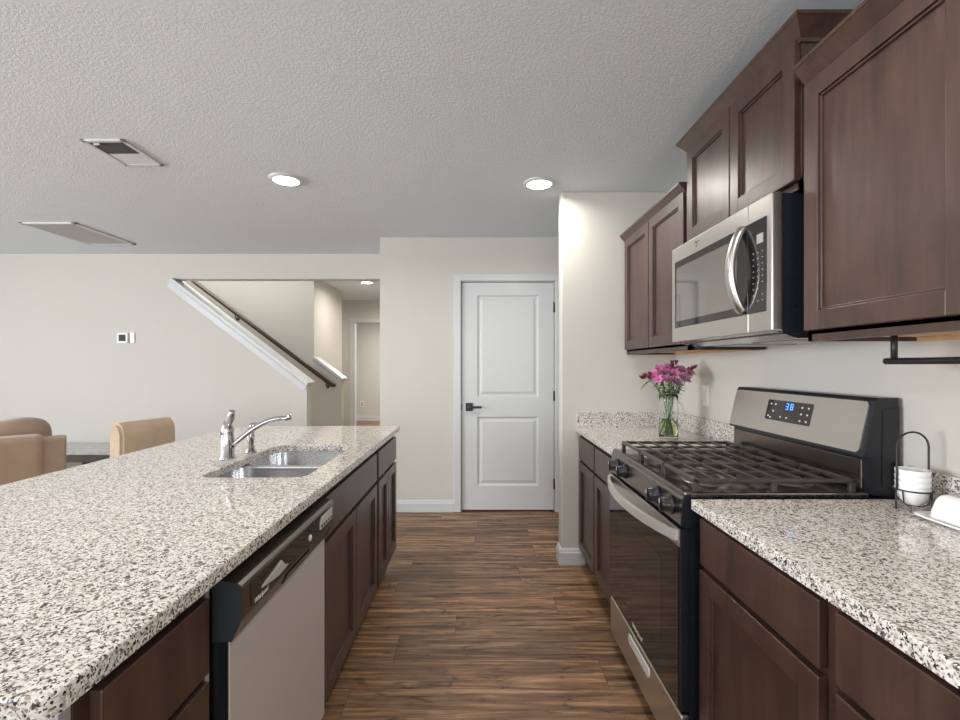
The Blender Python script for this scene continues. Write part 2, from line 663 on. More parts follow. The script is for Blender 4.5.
# hall beyond
w = MB()
w.box(-0.872, -0.752, YD + 0.12, 8.0, 0, H)
struct('wall_hall', w, 'wall', 'wall along the right of the hall', 'wall')
w = MB()
w.box(-4.1, -2.16, 8.0, 8.12, 0, H)
w.box(-2.16, -1.29, 8.0, 8.12, 2.045, H)
w.box(-1.29, 2.6, 8.0, 8.12, 0, H)
struct('wall_end', w, 'wall', 'wall at the end of the hall round an open doorway', 'wall')
w = MB()
w.box(-4.2, -4.1, 7.0, 11.0, 0, H)
w.box(-4.1, XH - 0.12, 7.0, 7.1, 0, H)
w.box(-4.1, 2.6, 10.8, 10.92, 0, H)
struct('wall_bedroom', w, 'wall', 'cream walls of the room beyond the hall doorway', 'wall')
t = MB()
t.box(-2.225, -2.16, 7.982, 8.0, 0, 2.11, 0.004)
t.box(-1.29, -1.225, 7.982, 8.0, 0, 2.11, 0.004)
t.box(-2.225, -1.225, 7.981, 8.0, 2.045, 2.11, 0.004)
t.box(-2.162, -2.145, 8.0, 8.12, 0, 2.045)
t.box(-1.305, -1.288, 8.0, 8.12, 0, 2.045)
struct('trim_3', t, 'white', 'white casing of the open doorway at the hall end', 'trim')
struct('baseboard_bedroom', MB().box(-4.1, 0.5, 10.785, 10.8, 0, 0.11, 0.003), 'white', 'white baseboard in the room beyond the hall', 'baseboard')

# door wall
w = MB()
w.box(-0.872, -0.152, YD, YD + 0.12, 0, H)
w.box(0.686, 2.6, YD, YD + 0.12, 0, H)
w.box(-0.152, 0.686, YD, YD + 0.12, 2.052, H)
struct('wall_far', w, 'wall', 'cream wall holding the white two panel door', 'wall')
w = MB()
w.box(0.545, 1.42, YS, YS + 0.10, 0, H, 0.010, 3)
struct('wall_stub', w, 'wall', 'short cream wall at the far end of the range counter', 'wall')
struct('wall_right', MB().box(XR, XR + 0.12, -3.3, YS + 0.01, 0, H), 'wall', 'cream kitchen wall behind the range and microwave', 'wall')
struct('wall_side', MB().box(2.5, 2.6, YS - 0.5, 8.2, 0, H), 'wall', 'end wall of the passage behind the stub wall', 'wall')
w = MB()
for a, b in ((-3.3, -1.15), (0.75, 2.45), (4.15, 4.82)):
    w.box(-6.6, -6.5, a, b, 0, H)
for a, b in ((-1.15, 0.75), (2.45, 4.15)):
    w.box(-6.6, -6.5, a, b, 0, 0.7)
    w.box(-6.6, -6.5, a, b, 2.2, H)
struct('wall_left', w, 'wall', 'living room window wall', 'wall')
w = MB()
for a, b in ((-6.6, -4.3), (-2.1, -0.8), (1.0, 1.42)):
    w.box(a, b, -3.3, -3.2, 0, H)
w.box(-4.3, -2.1, -3.3, -3.2, 2.3, H)
w.box(-4.3, -2.1, -3.3, -3.2, 0, 0.4)
w.box(-0.8, 1.0, -3.3, -3.2, 0, 0.7)
w.box(-0.8, 1.0, -3.3, -3.2, 2.2, H)
struct('wall_rear', w, 'wall', 'wall behind the camera with two windows', 'wall')


def window(n, axis, a, b, z0, z1, at):
    f = MB()
    def bx(mb, u0, u1, v0, v1, d):
        if axis == 'x':
            mb.box(at - d, at + d, u0, u1, v0, v1)
        else:
            mb.box(u0, u1, at - d, at + d, v0, v1)
    for u0, u1, v0, v1 in ((a, a + 0.05, z0, z1), (b - 0.05, b, z0, z1), (a, b, z0, z0 + 0.05), (a, b, z1 - 0.05, z1), ((a + b) / 2 - 0.025, (a + b) / 2 + 0.025, z0, z1)):
        bx(f, u0, u1, v0, v1, 0.03)
    o = struct('window_%d' % n, f, 'white', 'white framed window outside the picture', 'window')
    g = MB()
    bx(g, a, b, z0, z1, 0.003)
    struct('pane', g, 'glass', parent=o)


window(1, 'x', -1.15, 0.75, 0.7, 2.2, -6.55)
window(2, 'x', 2.45, 4.15, 0.7, 2.2, -6.55)
window(3, 'y', -4.3, -2.1, 0.4, 2.3, -3.25)
window(4, 'y', -0.8, 1.0, 0.7, 2.2, -3.25)


# door, casing, baseboards
def baseboard(mb, poly_a, poly_b, nrm):
    """a board from a to b (xy), sticking out along nrm"""
    a, b, n = Vector((*poly_a, 0)), Vector((*poly_b, 0)), Vector((*nrm, 0))
    d = (b - a)
    prof = [(0, 0), (0.016, 0), (0.016, 0.078), (0.011, 0.086), (0.009, 0.098), (0.004, 0.105), (0, 0.105)]
    mb.prism(prof, lambda p, t: tuple(a + d * t + n * p[0] + Vector((0, 0, p[1]))), 0, 1)
    return mb


struct('baseboard_far', baseboard(MB(), (-0.872, YD), (-0.215, YD), (0, -1)), 'white', 'white baseboard left of the white door', 'baseboard')
struct('baseboard_passage', baseboard(MB(), (0.75, YD), (2.5, YD), (0, -1)), 'white', 'white baseboard right of the white door', 'baseboard')
bb = MB()
baseboard(bb, (0.529, YS), (0.70, YS), (0, -1))
baseboard(bb, (0.545, YS), (0.545, YS + 0.10), (-1, 0))
struct('baseboard_stub', bb, 'white', 'white baseboard wrapping the end of the stub wall', 'baseboard')
struct('baseboard_living', baseboard(MB(), (-6.5, YL), (-1.75, YL), (0, -1)), 'white', 'white baseboard along the living room wall', 'baseboard')

cs = MB()
for x0, x1 in ((-0.215, -0.152), (0.686, 0.749)):
    cs.box(x0, x1, YD - 0.016, YD, 0, 2.113, 0.005)
cs.box(-0.215, 0.749, YD - 0.0165, YD, 2.052, 2.115, 0.005)
cs.box(-0.154, -0.148, YD, YD + 0.12, 0, 2.052)
cs.box(0.682, 0.688, YD, YD + 0.12, 0, 2.052)
cs.box(-0.152, 0.686, YD, YD + 0.12, 2.047, 2.054)
cs.box(-0.148, 0.682, YD + 0.058, YD + 0.075, 0.0, 2.05)
struct('trim_4', cs, 'white', 'white casing round the two panel door', 'trim')

d = MB()
dx0, dx1, dz0, dz1 = -0.142, 0.676, 0.014, 2.041
yf, yb = YD + 0.012, YD + 0.05
px0, px1 = -0.006, 0.54
for x0, x1 in ((dx0, px0), (px1, dx1)):
    d.box(x0, x1, yf, yb, dz0, dz1)
for z0, z1 in ((dz0, 0.229), (0.843, 1.021), (1.928, dz1)):
    d.box(px0, px1, yf, yb, z0, z1)
for z0, z1 in ((0.229, 0.843), (1.021, 1.928)):
    rects = []
    for ins, dep in ((0.0, 0.0), (0.012, 0.011), (0.026, 0.011), (0.046, 0.003)):
        rects.append([(px0 + ins, yf + dep, z0 + ins), (px1 - ins, yf + dep, z0 + ins), (px1 - ins, yf + dep, z1 - ins), (px0 + ins, yf + dep, z1 - ins)])
    for A, B in zip(rects, rects[1:]):
        for i in range(4):
            j = (i + 1) % 4
            d.quad(A[i], A[j], B[j], B[i])
    d.quad(*rects[-1])
door = struct('door_1', d, 'white', 'white two panel door with a black lever handle', 'door')
h = MB()
hx, hz = -0.078, 0.932
h.box(hx - 0.032, hx + 0.032, yf - 0.012, yf, hz - 0.036, hz + 0.036, 0.003)
cyl(h, (hx, yf - 0.012, hz), (hx, yf - 0.045, hz), 0.011)
h.box(hx - 0.01, hx + 0.11, yf - 0.055, yf - 0.040, hz - 0.010, hz + 0.010, 0.004)
struct('lever_handle', h, 'blackmat', parent=door)
struct('latch_plate', MB().box(dx0 - 0.006, dx0 + 0.002, yf - 0.003, yf + 0.02, hz - 0.03, hz + 0.03, 0.001), 'blackmat', parent=door)
for hz in (1.82, 1.03, 0.245):
    hh = MB()
    cyl(hh, (dx1 + 0.002, yf - 0.008, hz - 0.045), (dx1 + 0.002, yf - 0.008, hz + 0.045), 0.008, 12)
    hh.box(dx1 - 0.004, dx1 + 0.008, yf - 0.002, yf + 0.02, hz - 0.045, hz + 0.045)
    struct('hinge', hh, 'blackmat', parent=door)


# ------------------------------------------------------------------ cabinets
def shaker(mb, face, out, y0, y1, z0, z1, rail=0.055, thick=0.021, rec=0.0135):
    """cabinet door in the plane x=face, its front facing out (+1 or -1 along x)"""
    xb = face
    xf = face + out * thick
    bv = 0.0022
    mb.box(xb, xf, y0, y0 + rail, z0, z1, bv)
    mb.box(xb, xf, y1 - rail, y1, z0, z1, bv)
    mb.box(xb, xf, y0 + rail - 0.002, y1 - rail + 0.002, z0, z0 + rail, bv)
    mb.box(xb, xf, y0 + rail - 0.002, y1 - rail + 0.002, z1 - rail, z1, bv)
    mb.box(xb, xf - out * rec, y0 + rail - 0.004, y1 - rail + 0.004, z0 + rail - 0.004, z1 - rail + 0.004)
    # small bead round the panel
    b = 0.007
    for a0, a1, c0, c1 in ((y0 + rail, y0 + rail + b, z0 + rail, z1 - rail), (y1 - rail - b, y1 - rail, z0 + rail, z1 - rail),
                           (y0 + rail, y1 - rail, z0 + rail, z0 + rail + b), (y0 + rail, y1 - rail, z1 - rail - b, z1 - rail)):
        mb.box(xb, xf - out * rec * 0.45, a0, a1, c0, c1, 0.002)
    return mb


def slab(mb, face, out, y0, y1, z0, z1, thick=0.02):
    return mb.box(face, face + out * thick, y0, y1, z0, z1, 0.003)


def base_cabinet(label, out, face, back, y0, y1, drawers, doors, ztop=0.870):
    """drawers/doors: lists of (y0,y1,z0,z1)"""
    root = thing('base_cabinet', label, 'cabinet', ((face + back) / 2, (y0 + y1) / 2, 0))
    c = MB()
    c.box(face, back, y0, y1, 0.10, ztop, 0.001)
    c.build('carcass', 'wood', root)
    k = MB()
    k.box(face - out * 0.06, back, y0, y1, 0.0, 0.10)
    k.build('toe_kick', 'wood', root)
    for a in drawers:
        slab(MB(), face, out, *a).build('drawer_front', 'wood', root)
    for a in doors:
        shaker(MB(), face, out, *a).build('cabinet_door', 'wood', root)
    return root


# island side, fronts face +x
FI = -0.555
BI = -1.15
base_cabinet('dark drawer cabinet at the near end of the island before the dishwasher', 1, FI, BI, 0.63, 0.935,
             [(0.655, 0.918, 0.688, 0.838), (0.655, 0.918, 0.40, 0.672), (0.655, 0.918, 0.115, 0.385)], [])
base_cabinet('dark double door cabinet under the sink beside the dishwasher', 1, FI, BI, 1.585, 2.455,
             [(1.605, 2.437, 0.690, 0.836)], [(1.605, 2.019, 0.115, 0.672), (2.023, 2.437, 0.115, 0.672)], 0.690)
base_cabinet('narrow dark cabinet closing the far end of the island', 1, FI, BI, 2.455, 3.03,
             [(2.478, 3.012, 0.690, 0.836)], [(2.478, 2.742, 0.115, 0.672), (2.748, 3.012, 0.115, 0.672)])
# front frame of the sink cabinet above the bowls
for o in [x for x in COL.objects if x.name.startswith('base_cabinet') and 'under the sink' in x.get('label', '')]:
    f = MB()
    f.box(FI - 0.02, FI, 1.585, 2.455, 0.690, 0.870)
    f.build('face_frame', 'wood', o)

p = MB()
p.box(-1.27, BI - 0.001, 0.61, 3.03, 0, 0.870)
tag(p.build('island_back_panel', 'grey', None, (-1.21, 1.83, 0)), 'grey painted back of the island below the seating overhang', 'panel')
p = MB()
p.box(BI - 0.001, FI - 0.002, 0.61, 0.629, 0, 0.870)
tag(p.build('island_end_panel', 'grey', None, (-0.85, 0.62, 0)), 'grey painted end panel under the near corner of the island granite', 'panel')
p = MB()
p.box(-0.62, FI - 0.002, 0.937, 0.953, 0, 0.870)
tag(p.build('filler_strip', 'grey', None, (-0.59, 0.945, 0)), 'thin grey filler strip between the drawers and the dishwasher', 'panel')


def rounded_rect(x0, x1, y0, y1, radii, seg=8):
    """radii in order (x0,y0),(x1,y0),(x1,y1),(x0,y1), counter-clockwise"""
    pts = []
    for (cx, cy, sx, sy, a0), r in zip(((x0, y0, 1, 1, PI), (x1, y0, -1, 1, 1.5 * PI), (x1, y1, -1, -1, 0), (x0, y1, 1, -1, 0.5 * PI)), radii):
        if r <= 0:
            pts.append((cx, cy))
            continue
        ox, oy = cx + sx * r, cy + sy * r
        for k in range(seg + 1):
            a = a0 + 0.5 * PI * k / seg
            pts.append((ox + r * math.cos(a), oy + r * math.sin(a)))
    return pts


def slab_with_hole(outer, inner, z0, z1, ease=0.004):
    """flat slab with an optional hole; outer edge eased"""
    bm = bmesh.new()
    loops = [outer] + ([inner] if inner else [])

    def fill(z, shrink):
        es = []
        for li, L in enumerate(loops):
            vs = []
            n = len(L)
            for i, p in enumerate(L):
                a, b = Vector(L[i - 1]), Vector(L[(i + 1) % n])
                q = Vector(p)
                d1, d2 = (q - a).normalized(), (b - q).normalized()
                nn = Vector((-(d1.y + d2.y), d1.x + d2.x))
                if nn.length > 0:
                    nn.normalize()
                q = q + nn * shrink * (1 if li == 0 else -1)
                vs.append(bm.verts.new((q.x, q.y, z)))
            es.append(vs)
        return es
    rings = [fill(z0, 0), fill(z1 - ease, 0), fill(z1 - ease * 0.3, ease * 0.3), fill(z1, ease)]
    for A, B in zip(rings, rings[1:]):
        for la, lb in zip(A, B):
            n = len(la)
            for i in range(n):
                f = bm.faces.new([la[i], la[(i + 1) % n], lb[(i + 1) % n], lb[i]])
    for R in (rings[0], rings[-1]):
        es = []
        for L in R:
            n = len(L)
            for i in range(n):
                e = bm.edges.get((L[i], L[(i + 1) % n]))
                es.append(e)
        bmesh.ops.triangle_fill(bm, use_beauty=True, use_dissolve=False, edges=es)
    bmesh.ops.recalc_face_normals(bm, faces=bm.faces)
    mb = MB()
    mb.bm.free()
    mb.bm = bm
    return mb


# sink opening
SX0, SX1, SY0, SY1 = -1.01, -0.625, 1.65, 2.33
hole = rounded_rect(SX0, SX1, SY0, SY1, (0.05, 0.05, 0.09, 0.09))
outer = rounded_rect(-1.60, -0.517, 0.553, 3.055, (0.02, 0.02, 0.012, 0.22))
ic = slab_with_hole(outer, hole, 0.870, 0.900)
o = ic.build('island_countertop', 'granite', None, (-1.06, 1.8, 0.87))
tag(o, 'long speckled granite island top with a sink cut into it', 'countertop')

# sink: two bowls hung under the slab
sink = thing('kitchen_sink', 'double bowl stainless sink set under the island granite', 'sink', ((SX0 + SX1) / 2, (SY0 + SY1) / 2, 0.68))


def bowl(mb, x0, x1, y0, y1, ztop, zbot, t=0.004):
    rings = []
    for ins, z, rr in ((0.0, ztop, 0.055), (0.006, zbot + 0.035, 0.06), (0.016, zbot + 0.010, 0.06), (0.04, zbot, 0.05)):
        pts = rounded_rect(x0 + ins, x1 - ins, y0 + ins, y1 - ins, (rr,) * 4, 6)
        rings.append([mb.bm.verts.new((p[0], p[1], z)) for p in pts])
    for A, B in zip(rings, rings[1:]):
        n = len(A)
        for i in range(n):
            f = mb.bm.faces.new([A[i], B[i], B[(i + 1) % n], A[(i + 1) % n]])
            f.smooth = True
    mb.bm.faces.new(rings[-1])
    return mb


YM = 1.99
bowl(MB(), SX0 - 0.008, SX1 + 0.008, SY0 - 0.008, YM - 0.014, 0.866, 0.70).build('near_bowl', 'basin', sink)
bowl(MB(), SX0 - 0.008, SX1 + 0.008, YM + 0.014, SY1 + 0.008, 0.866, 0.70).build('far_bowl', 'basin', sink)
dv = MB()
dv.box(SX0 - 0.008, SX1 + 0.008, YM - 0.015, YM + 0.015, 0.845, 0.867, 0.006, 3)
dv.build('divider', 'basin', sink)
fl = slab_with_hole(rounded_rect(SX0 - 0.03, SX1 + 0.03, SY0 - 0.03, SY1 + 0.03, (0.06,) * 4),
                    rounded_rect(SX0 - 0.008, SX1 + 0.008, SY0 - 0.008, SY1 + 0.008, (0.05, 0.05, .09, .09)), 0.864, 0.870, 0.001)
fl.build('flange', 'basin', sink)
for yc in ((SY0 + YM) / 2, (YM + SY1) / 2):
    q = MB()
    q.lathe([(0.0, 0.0), (0.03, 0.0), (0.045, 0.004), (0.05, 0.002)], ((SX0 + SX1) / 2, yc, 0.7005), 24, cap=False)
    q.build('drain', 'chrome', sink)

# faucet
fx, fy = -1.076, 1.975
fa = thing('kitchen_faucet', 'chrome single lever faucet with a long arched spout behind the sink', 'faucet', (fx, fy, 0.9))
q = MB()
q.lathe([(0.0, 0.9), (0.033, 0.9), (0.033, 0.906), (0.027, 0.914), (0.0265, 1.0), (0.0255, 1.005), (0.0265, 1.012), (0.026, 1.028), (0.018, 1.052), (0.012, 1.062), (0.0, 1.064)], (fx, fy, 0), 28, cap=False)
q.build('body', 'chrome', fa)
q = MB()
pts, rad = [], []
for k in range(9):
    s = k / 8
    pts.append((fx + 0.001 + 0.030 * s + 0.004 * math.sin(PI * s), fy - 0.0 - 0.02 * s, 1.045 + 0.070 * s - 0.006 * s * s))
    rad.append(0.013 - 0.003 * s + 0.004 * math.sin(PI * s))
q.tube(pts, rad, 12)
q.build('lever', 'chrome', fa)
q = MB()
pts = []
for k in range(15):
    s = k / 14
    pts.append((fx + 0.02 + 0.225 * s, fy + 0.0 + 0.02 * s, 0.955 + 0.165 * s - 0.048 * s * s * s + 0.012 * math.sin(PI * s)))
pts.append((fx + 0.256, fy + 0.02, 1.081))
pts.append((fx + 0.258, fy + 0.02, 1.066))
q.tube(pts, [0.0105] * 15 + [0.012, 0.012], 14)
q.build('spout', 'chrome', fa)
spx, spy = -1.045, 2.115
sp = thing('side_sprayer', 'small chrome hand sprayer standing on the granite behind the faucet', 'sprayer', (spx, spy, 0.9))
q = MB()
q.lathe([(0.0, 0.9), (0.026, 0.9), (0.026, 0.905), (0.019, 0.914), (0.018, 0.93), (0.012, 0.935), (0.0, 0.935)], (spx, spy, 0), 24, cap=False)
q.build('holder', 'chrome', sp)
q = MB()
q.lathe([(0.011, 0.93), (0.014, 0.945), (0.017, 0.975), (0.015, 1.0), (0.012, 1.012)], (spx, spy, 0), 20)
q.tube([(spx, spy, 1.008), (spx + 0.006, spy, 1.024), (spx + 0.03, spy, 1.030)], [0.013, 0.0145, 0.012], 14)
q.build('spray_head', 'chrome', sp)

# ------------------------------------------------------------------ dishwasher
dw = thing('dishwasher', 'stainless dishwasher with a dark control strip in the island front', 'dishwasher', (-0.85, 1.27, 0))
D0, D1 = 0.962, 1.572
q = MB()
q.box(-1.12, -0.556, D0, D1, 0.02, 0.845)
q.build('tub_body', 'black', dw)
q = MB()
q.box(-0.556, -0.522, D0 + 0.004, D1 - 0.004, 0.115, 0.722, 0.004)
dp = q.build('door_panel', 'steelv', dw)
q = MB()
q.box(-0.558, -0.524, D0 + 0.0005, D0 + 0.006, 0.116, 0.7215)
q.build('door_edge', 'navy', dp)
q = MB()
q.box(-0.558, -0.524, D1 - 0.006, D1 - 0.0005, 0.116, 0.7215)
q.build('door_edge', 'navy', dp)
q = MB()
prof = [(-0.556, 0.723), (-0.515, 0.723), (-0.495, 0.766), (-0.493, 0.775), (-0.493, 0.832), (-0.4955, 0.839), (-0.502, 0.845), (-0.556, 0.853)]
q.prism(prof, XZ, D0, D1)
con = q.build('control_console', 'darksteel', dw)
q = MB()
q.prism(prof, XZ, D0 - 0.0012, D0 + 0.001)
q.build('console_end', 'slate', con)
q = MB()
q.prism(rounded_rect(D0 + 0.035, D1 - 0.02, 0.774, 0.834, (0.01,) * 4), YZ, -0.4935, -0.4915)
q.build('touch_strip', 'bglass', con)
q = MB()
q.prism([(1.045, 0.797), (1.09, 0.790), (1.13, 0.785), (1.19, 0.788), (1.165, 0.799), (1.148, 0.815), (1.11, 0.808), (1.07, 0.803)], YZ, -0.4915, -0.4890)
q.build('vent_louver', 'steelv', con)
for k in range(5):
    MB().box(-0.4915, -0.4905, 1.040 + 0.018 * k, 1.050 + 0.018 * k, 0.815 , 0.820).build('indicator_slot', 'black', con)
q = MB()
q.prism([(1.20, 0.730), (1.365, 0.730), (1.365, 0.757), (1.20, 0.757)], lambda p, t: (-0.5125 + (p[1] - 0.727) * 0.47 + t, p[0], p[1]), 0.0, 0.0022)
q.build('pull_slot', 'black', con)
q = MB()
q.prism([(1.43, 0.789), (1.545, 0.789), (1.545, 0.826), (1.45, 0.826), (1.43, 0.808)], YZ, -0.4915, -0.4895)
q.build('cycle_panel', 'steelv', con)
for k in range(5):
    MB().box(-0.4895, -0.4885, 1.438 + 0.022 * k, 1.450 + 0.022 * k, 0.793, 0.801, 0.001).build('cycle_button', 'black', con)
q = MB()
q.lathe([(0.009, 0), (0.009, 0.003), (0.0, 0.0035)], (-0.4915, 1.345, 0.797), 18, axis='x')
q.build('start_button', 'print', con)
text_mesh('brand_mark', 'Whirlpool', 0.0155, (-0.4908, 1.010, 0.7770), (0, 1, 0), (0, 0, 1), 'print', con, 0.0004, 0.25)
q = MB()
q.box(-0.62, -0.60, D0, D1, 0.0, 0.11)
q.build('toe_kick', 'black', dw)

# ------------------------------------------------------------------ right-hand run, fronts face -x
FR = 0.675
BR = XR - 0.001
R0, R1 = 1.405, 2.155
base_cabinet('dark two door base cabinet in the corner beyond the range', -1, FR, BR, R1 + 0.004, YS - 0.002,
             [(2.605, 2.99, 0.700, 0.842), (2.18, 2.585, 0.700, 0.842)], [(2.605, 2.99, 0.115, 0.685), (2.18, 2.585, 0.115, 0.685)])
base_cabinet('dark base cabinet with one drawer over a door on the near side of the range', -1, FR, BR, 0.862, 1.376,
             [(0.886, 1.360, 0.715, 0.850)], [(0.886, 1.360, 0.115, 0.700)])
base_cabinet('dark drawer cabinet under the granite where the butter dish stands', -1, FR, BR, 0.24, 0.862,
             [(0.262, 0.845, 0.715, 0.850), (0.262, 0.845, 0.42, 0.700), (0.262, 0.845, 0.115, 0.405)], [])

ct = thing('countertop', 'granite counter in the corner where the flowers stand', 'countertop', (0.97, 2.58, 0.87))
q = slab_with_hole([(0.64, R1 + 0.002), (XR, R1 + 0.002), (XR, YS), (0.64, YS)], None, 0.870, 0.900)
q.build('counter_slab', 'granite', ct)
q = MB()
q.box(XR - 0.02, XR, R1 + 0.002, YS - 0.02, 0.900, 1.000, 0.002)
q.box(0.645, XR, YS - 0.02, YS, 0.900, 1.000, 0.002)
q.build('backsplash', 'granite', ct)
ct = thing('countertop', 'granite counter beside the range holding the bowls and butter dish', 'countertop', (0.97, 0.8, 0.87))
q = slab_with_hole([(0.64, 0.22), (XR, 0.22), (XR, 1.380), (0.64, 1.380)], None, 0.870, 0.900)
q.build('counter_slab', 'granite', ct)
q = MB()
q.box(XR - 0.02, XR, 0.22, 1.380, 0.900, 1.000, 0.002)
q.build('backsplash', 'granite', ct)

# ------------------------------------------------------------------ range
rg = thing('gas_range', 'stainless and black gas range between the granite counters', 'range', (0.95, 1.775, 0))
q = MB()
q.box(0.648, 1.285, R0, R1, 0.05, 0.898)
q.build('body', 'navy', rg)
for yy in (R0 + 0.05, R1 - 0.05):
    for xx in (0.70, 1.22):
        q = MB()
        cyl(q, (xx, yy, 0), (xx, yy, 0.055), 0.018)
        q.build('foot', 'black', rg)
# sloped control panel
q = MB()
pp = [(0.65, 0.812), (0.620, 0.812), (0.626, 0.890), (0.633, 0.903), (0.65, 0.908)]
q.prism(pp, XZ, R0 + 0.002, R1 - 0.002)
cp = q.build('control_panel', 'darksteel', rg)
q = MB()
q.prism([(0.651, 0.800), (0.619, 0.810), (0.625, 0.891), (0.632, 0.905), (0.651, 0.909)], XZ, R0 - 0.001, R0 + 0.004)
q.build('panel_end', 'navy', cp)
for yk in (1.485, 1.60, 1.945, 2.06):
    q = MB()
    q.lathe([(0.0, 0.0), (0.030, 0.0), (0.030, -0.006), (0.024, -0.008), (0.023, -0.030), (0.021, -0.033), (0.0, -0.033)], (0.623, yk, 0.853), 24, axis='x', cap=False)
    q.box(0.585, 0.593, yk - 0.006, yk + 0.006, 0.832, 0.874, 0.002)
    kb = q.build('burner_knob', 'black', cp)
    MB().box(0.5842, 0.5852, yk - 0.0015, yk + 0.0015, 0.858, 0.872).build('pointer', 'print', kb)
# cooktop
q = MB()
q.box(0.634, 1.195, R0, R1, 0.893, 0.912, 0.005)
q.build('cooktop', 'cooktop', rg)
q = MB()
q.box(0.630, 0.655, R0 + 0.001, R1 - 0.001, 0.894, 0.9135, 0.006, 3)
q.build('front_rim', 'darksteel', rg)
for bx_, by_ in ((0.77, 1.55), (1.04, 1.55), (0.77, 2.0), (1.04, 2.0), (0.905, 1.775)):
    q = MB()
    q.lathe([(0.055, 0.911), (0.055, 0.917), (0.042, 0.919), (0.040, 0.927), (0.0, 0.928)], (bx_, by_, 0), 24)
    bn = q.build('burner', 'iron', rg)
    q = MB()
    q.lathe([(0.075, 0.9115), (0.072, 0.9135), (0.056, 0.9135)], (bx_, by_, 0), 24, cap=False)
    q.build('drip_ring', 'steel', bn)
gy = [R0 + 0.012, R0 + 0.257, R0 + 0.503, R1 - 0.012]
for k in range(3):
    a, b = gy[k] + 0.002, gy[k + 1] - 0.002
    q = MB()
    zt, zb = 0.950, 0.937
    q.box(0.668, 0.684, a, b, zb, zt, 0.004)
    q.box(1.150, 1.166, a, b, zb, zt, 0.004)
    q.box(0.668, 1.166, a, a + 0.014, zb, zt, 0.004)
    q.box(0.668, 1.166, b - 0.014, b, zb, zt, 0.004)
    for j in range(6):
        xx = 0.736 + j * 0.0686
        q.box(xx - 0.0048, xx + 0.0048, a + 0.01, b - 0.01, zb + 0.003, zt, 0.002)
    m_ = (a + b) / 2
    q.box(0.676, 1.158, m_ - 0.0045, m_ + 0.0045, zb, zt - 0.004, 0.002)
    for xx in (0.676, 0.917, 1.158):
        for yy in (a + 0.008, b - 0.008):
            q.box(xx - 0.008, xx + 0.008, yy - 0.007, yy + 0.007, 0.910, zb + 0.004, 0.002)
    q.build('grate', 'iron', rg)
# oven door
q = MB()
q.box(0.618, 0.650, R0 + 0.003, R1 - 0.003, 0.238, 0.800, 0.004)
od = q.build('oven_door', 'navy', rg)
q = MB()
q.prism(rounded_rect(R0 + 0.012, R1 - 0.004, 0.240, 0.745, (0.004,) * 4), YZ, 0.6155, 0.620)
q.build('door_glass', 'bglass', od)
q = MB()
q.box(0.614, 0.620, R0 + 0.004, R1 - 0.004, 0.745, 0.799, 0.002)
q.build('door_rail', 'steel', od)
q = MB()
q.prism(rounded_rect(R0 + 0.14, R1 - 0.14, 0.36, 0.66, (0.02,) * 4), YZ, 0.6150, 0.6156)
q.build('oven_window', 'ovenglass', od)
q = MB()
n = 20
outer_, inner_ = [], []
for k in range(n + 1):
    s = k / n
    y = R0 + 0.012 + (R1 - R0 - 0.024) * s
    bow = 0.056 * (1 - (2 * s - 1) ** 2) ** 0.9
    outer_.append((0.606 - bow, y))
    inner_.append((0.619 - bow * 1.0, y))
poly = outer_ + list(reversed(inner_))
for k in range(n):
    q.prism([outer_[k], outer_[k + 1], inner_[k + 1], inner_[k]], XY, 0.762, 0.792)
bmesh.ops.remove_doubles(q.bm, verts=q.bm.verts, dist=1e-5)
q.build('door_handle', 'satin', od)
text_mesh('brand_mark', 'Whirlpool', 0.026, (0.6150, 1.835, 0.262), (0, -1, 0), (0, 0, 1), 'print', od, 0.0004, 0.25)
# drawer
q = MB()
q.box(0.619, 0.650, R0 + 0.003, R1 - 0.003, 0.062, 0.229, 0.008, 3)
dr = q.build('storage_drawer', 'steel', rg)
q = MB()
q.prism(rounded_rect(1.66, 1.89, 0.168, 0.204, (0.014,) * 4), YZ, 0.6165, 0.622)
q.build('drawer_pull', 'print', dr)  # pale colour paints the bright reflection on the steel pull
# backguard: one profile, steel face, black ends
q = MB()
bgp = [(1.200, 0.905), (1.200, 1.015), (1.178, 1.022), (1.180, 1.034), (1.216, 1.192), (1.224, 1.202), (1.285, 1.202), (1.285, 0.895)]
q.prism(bgp, XZ, R0, R1)
bgd = q.build('backguard', 'navy', rg)
tn = Vector((1.216 - 1.180, 0, 1.192 - 1.034))
tl = tn.length
tn.normalize()
nn = Vector((-tn.z, 0, tn.x))


def bgpt(y, s, off):
    return Vector((1.180, y, 1.034)) + tn * s + nn * off


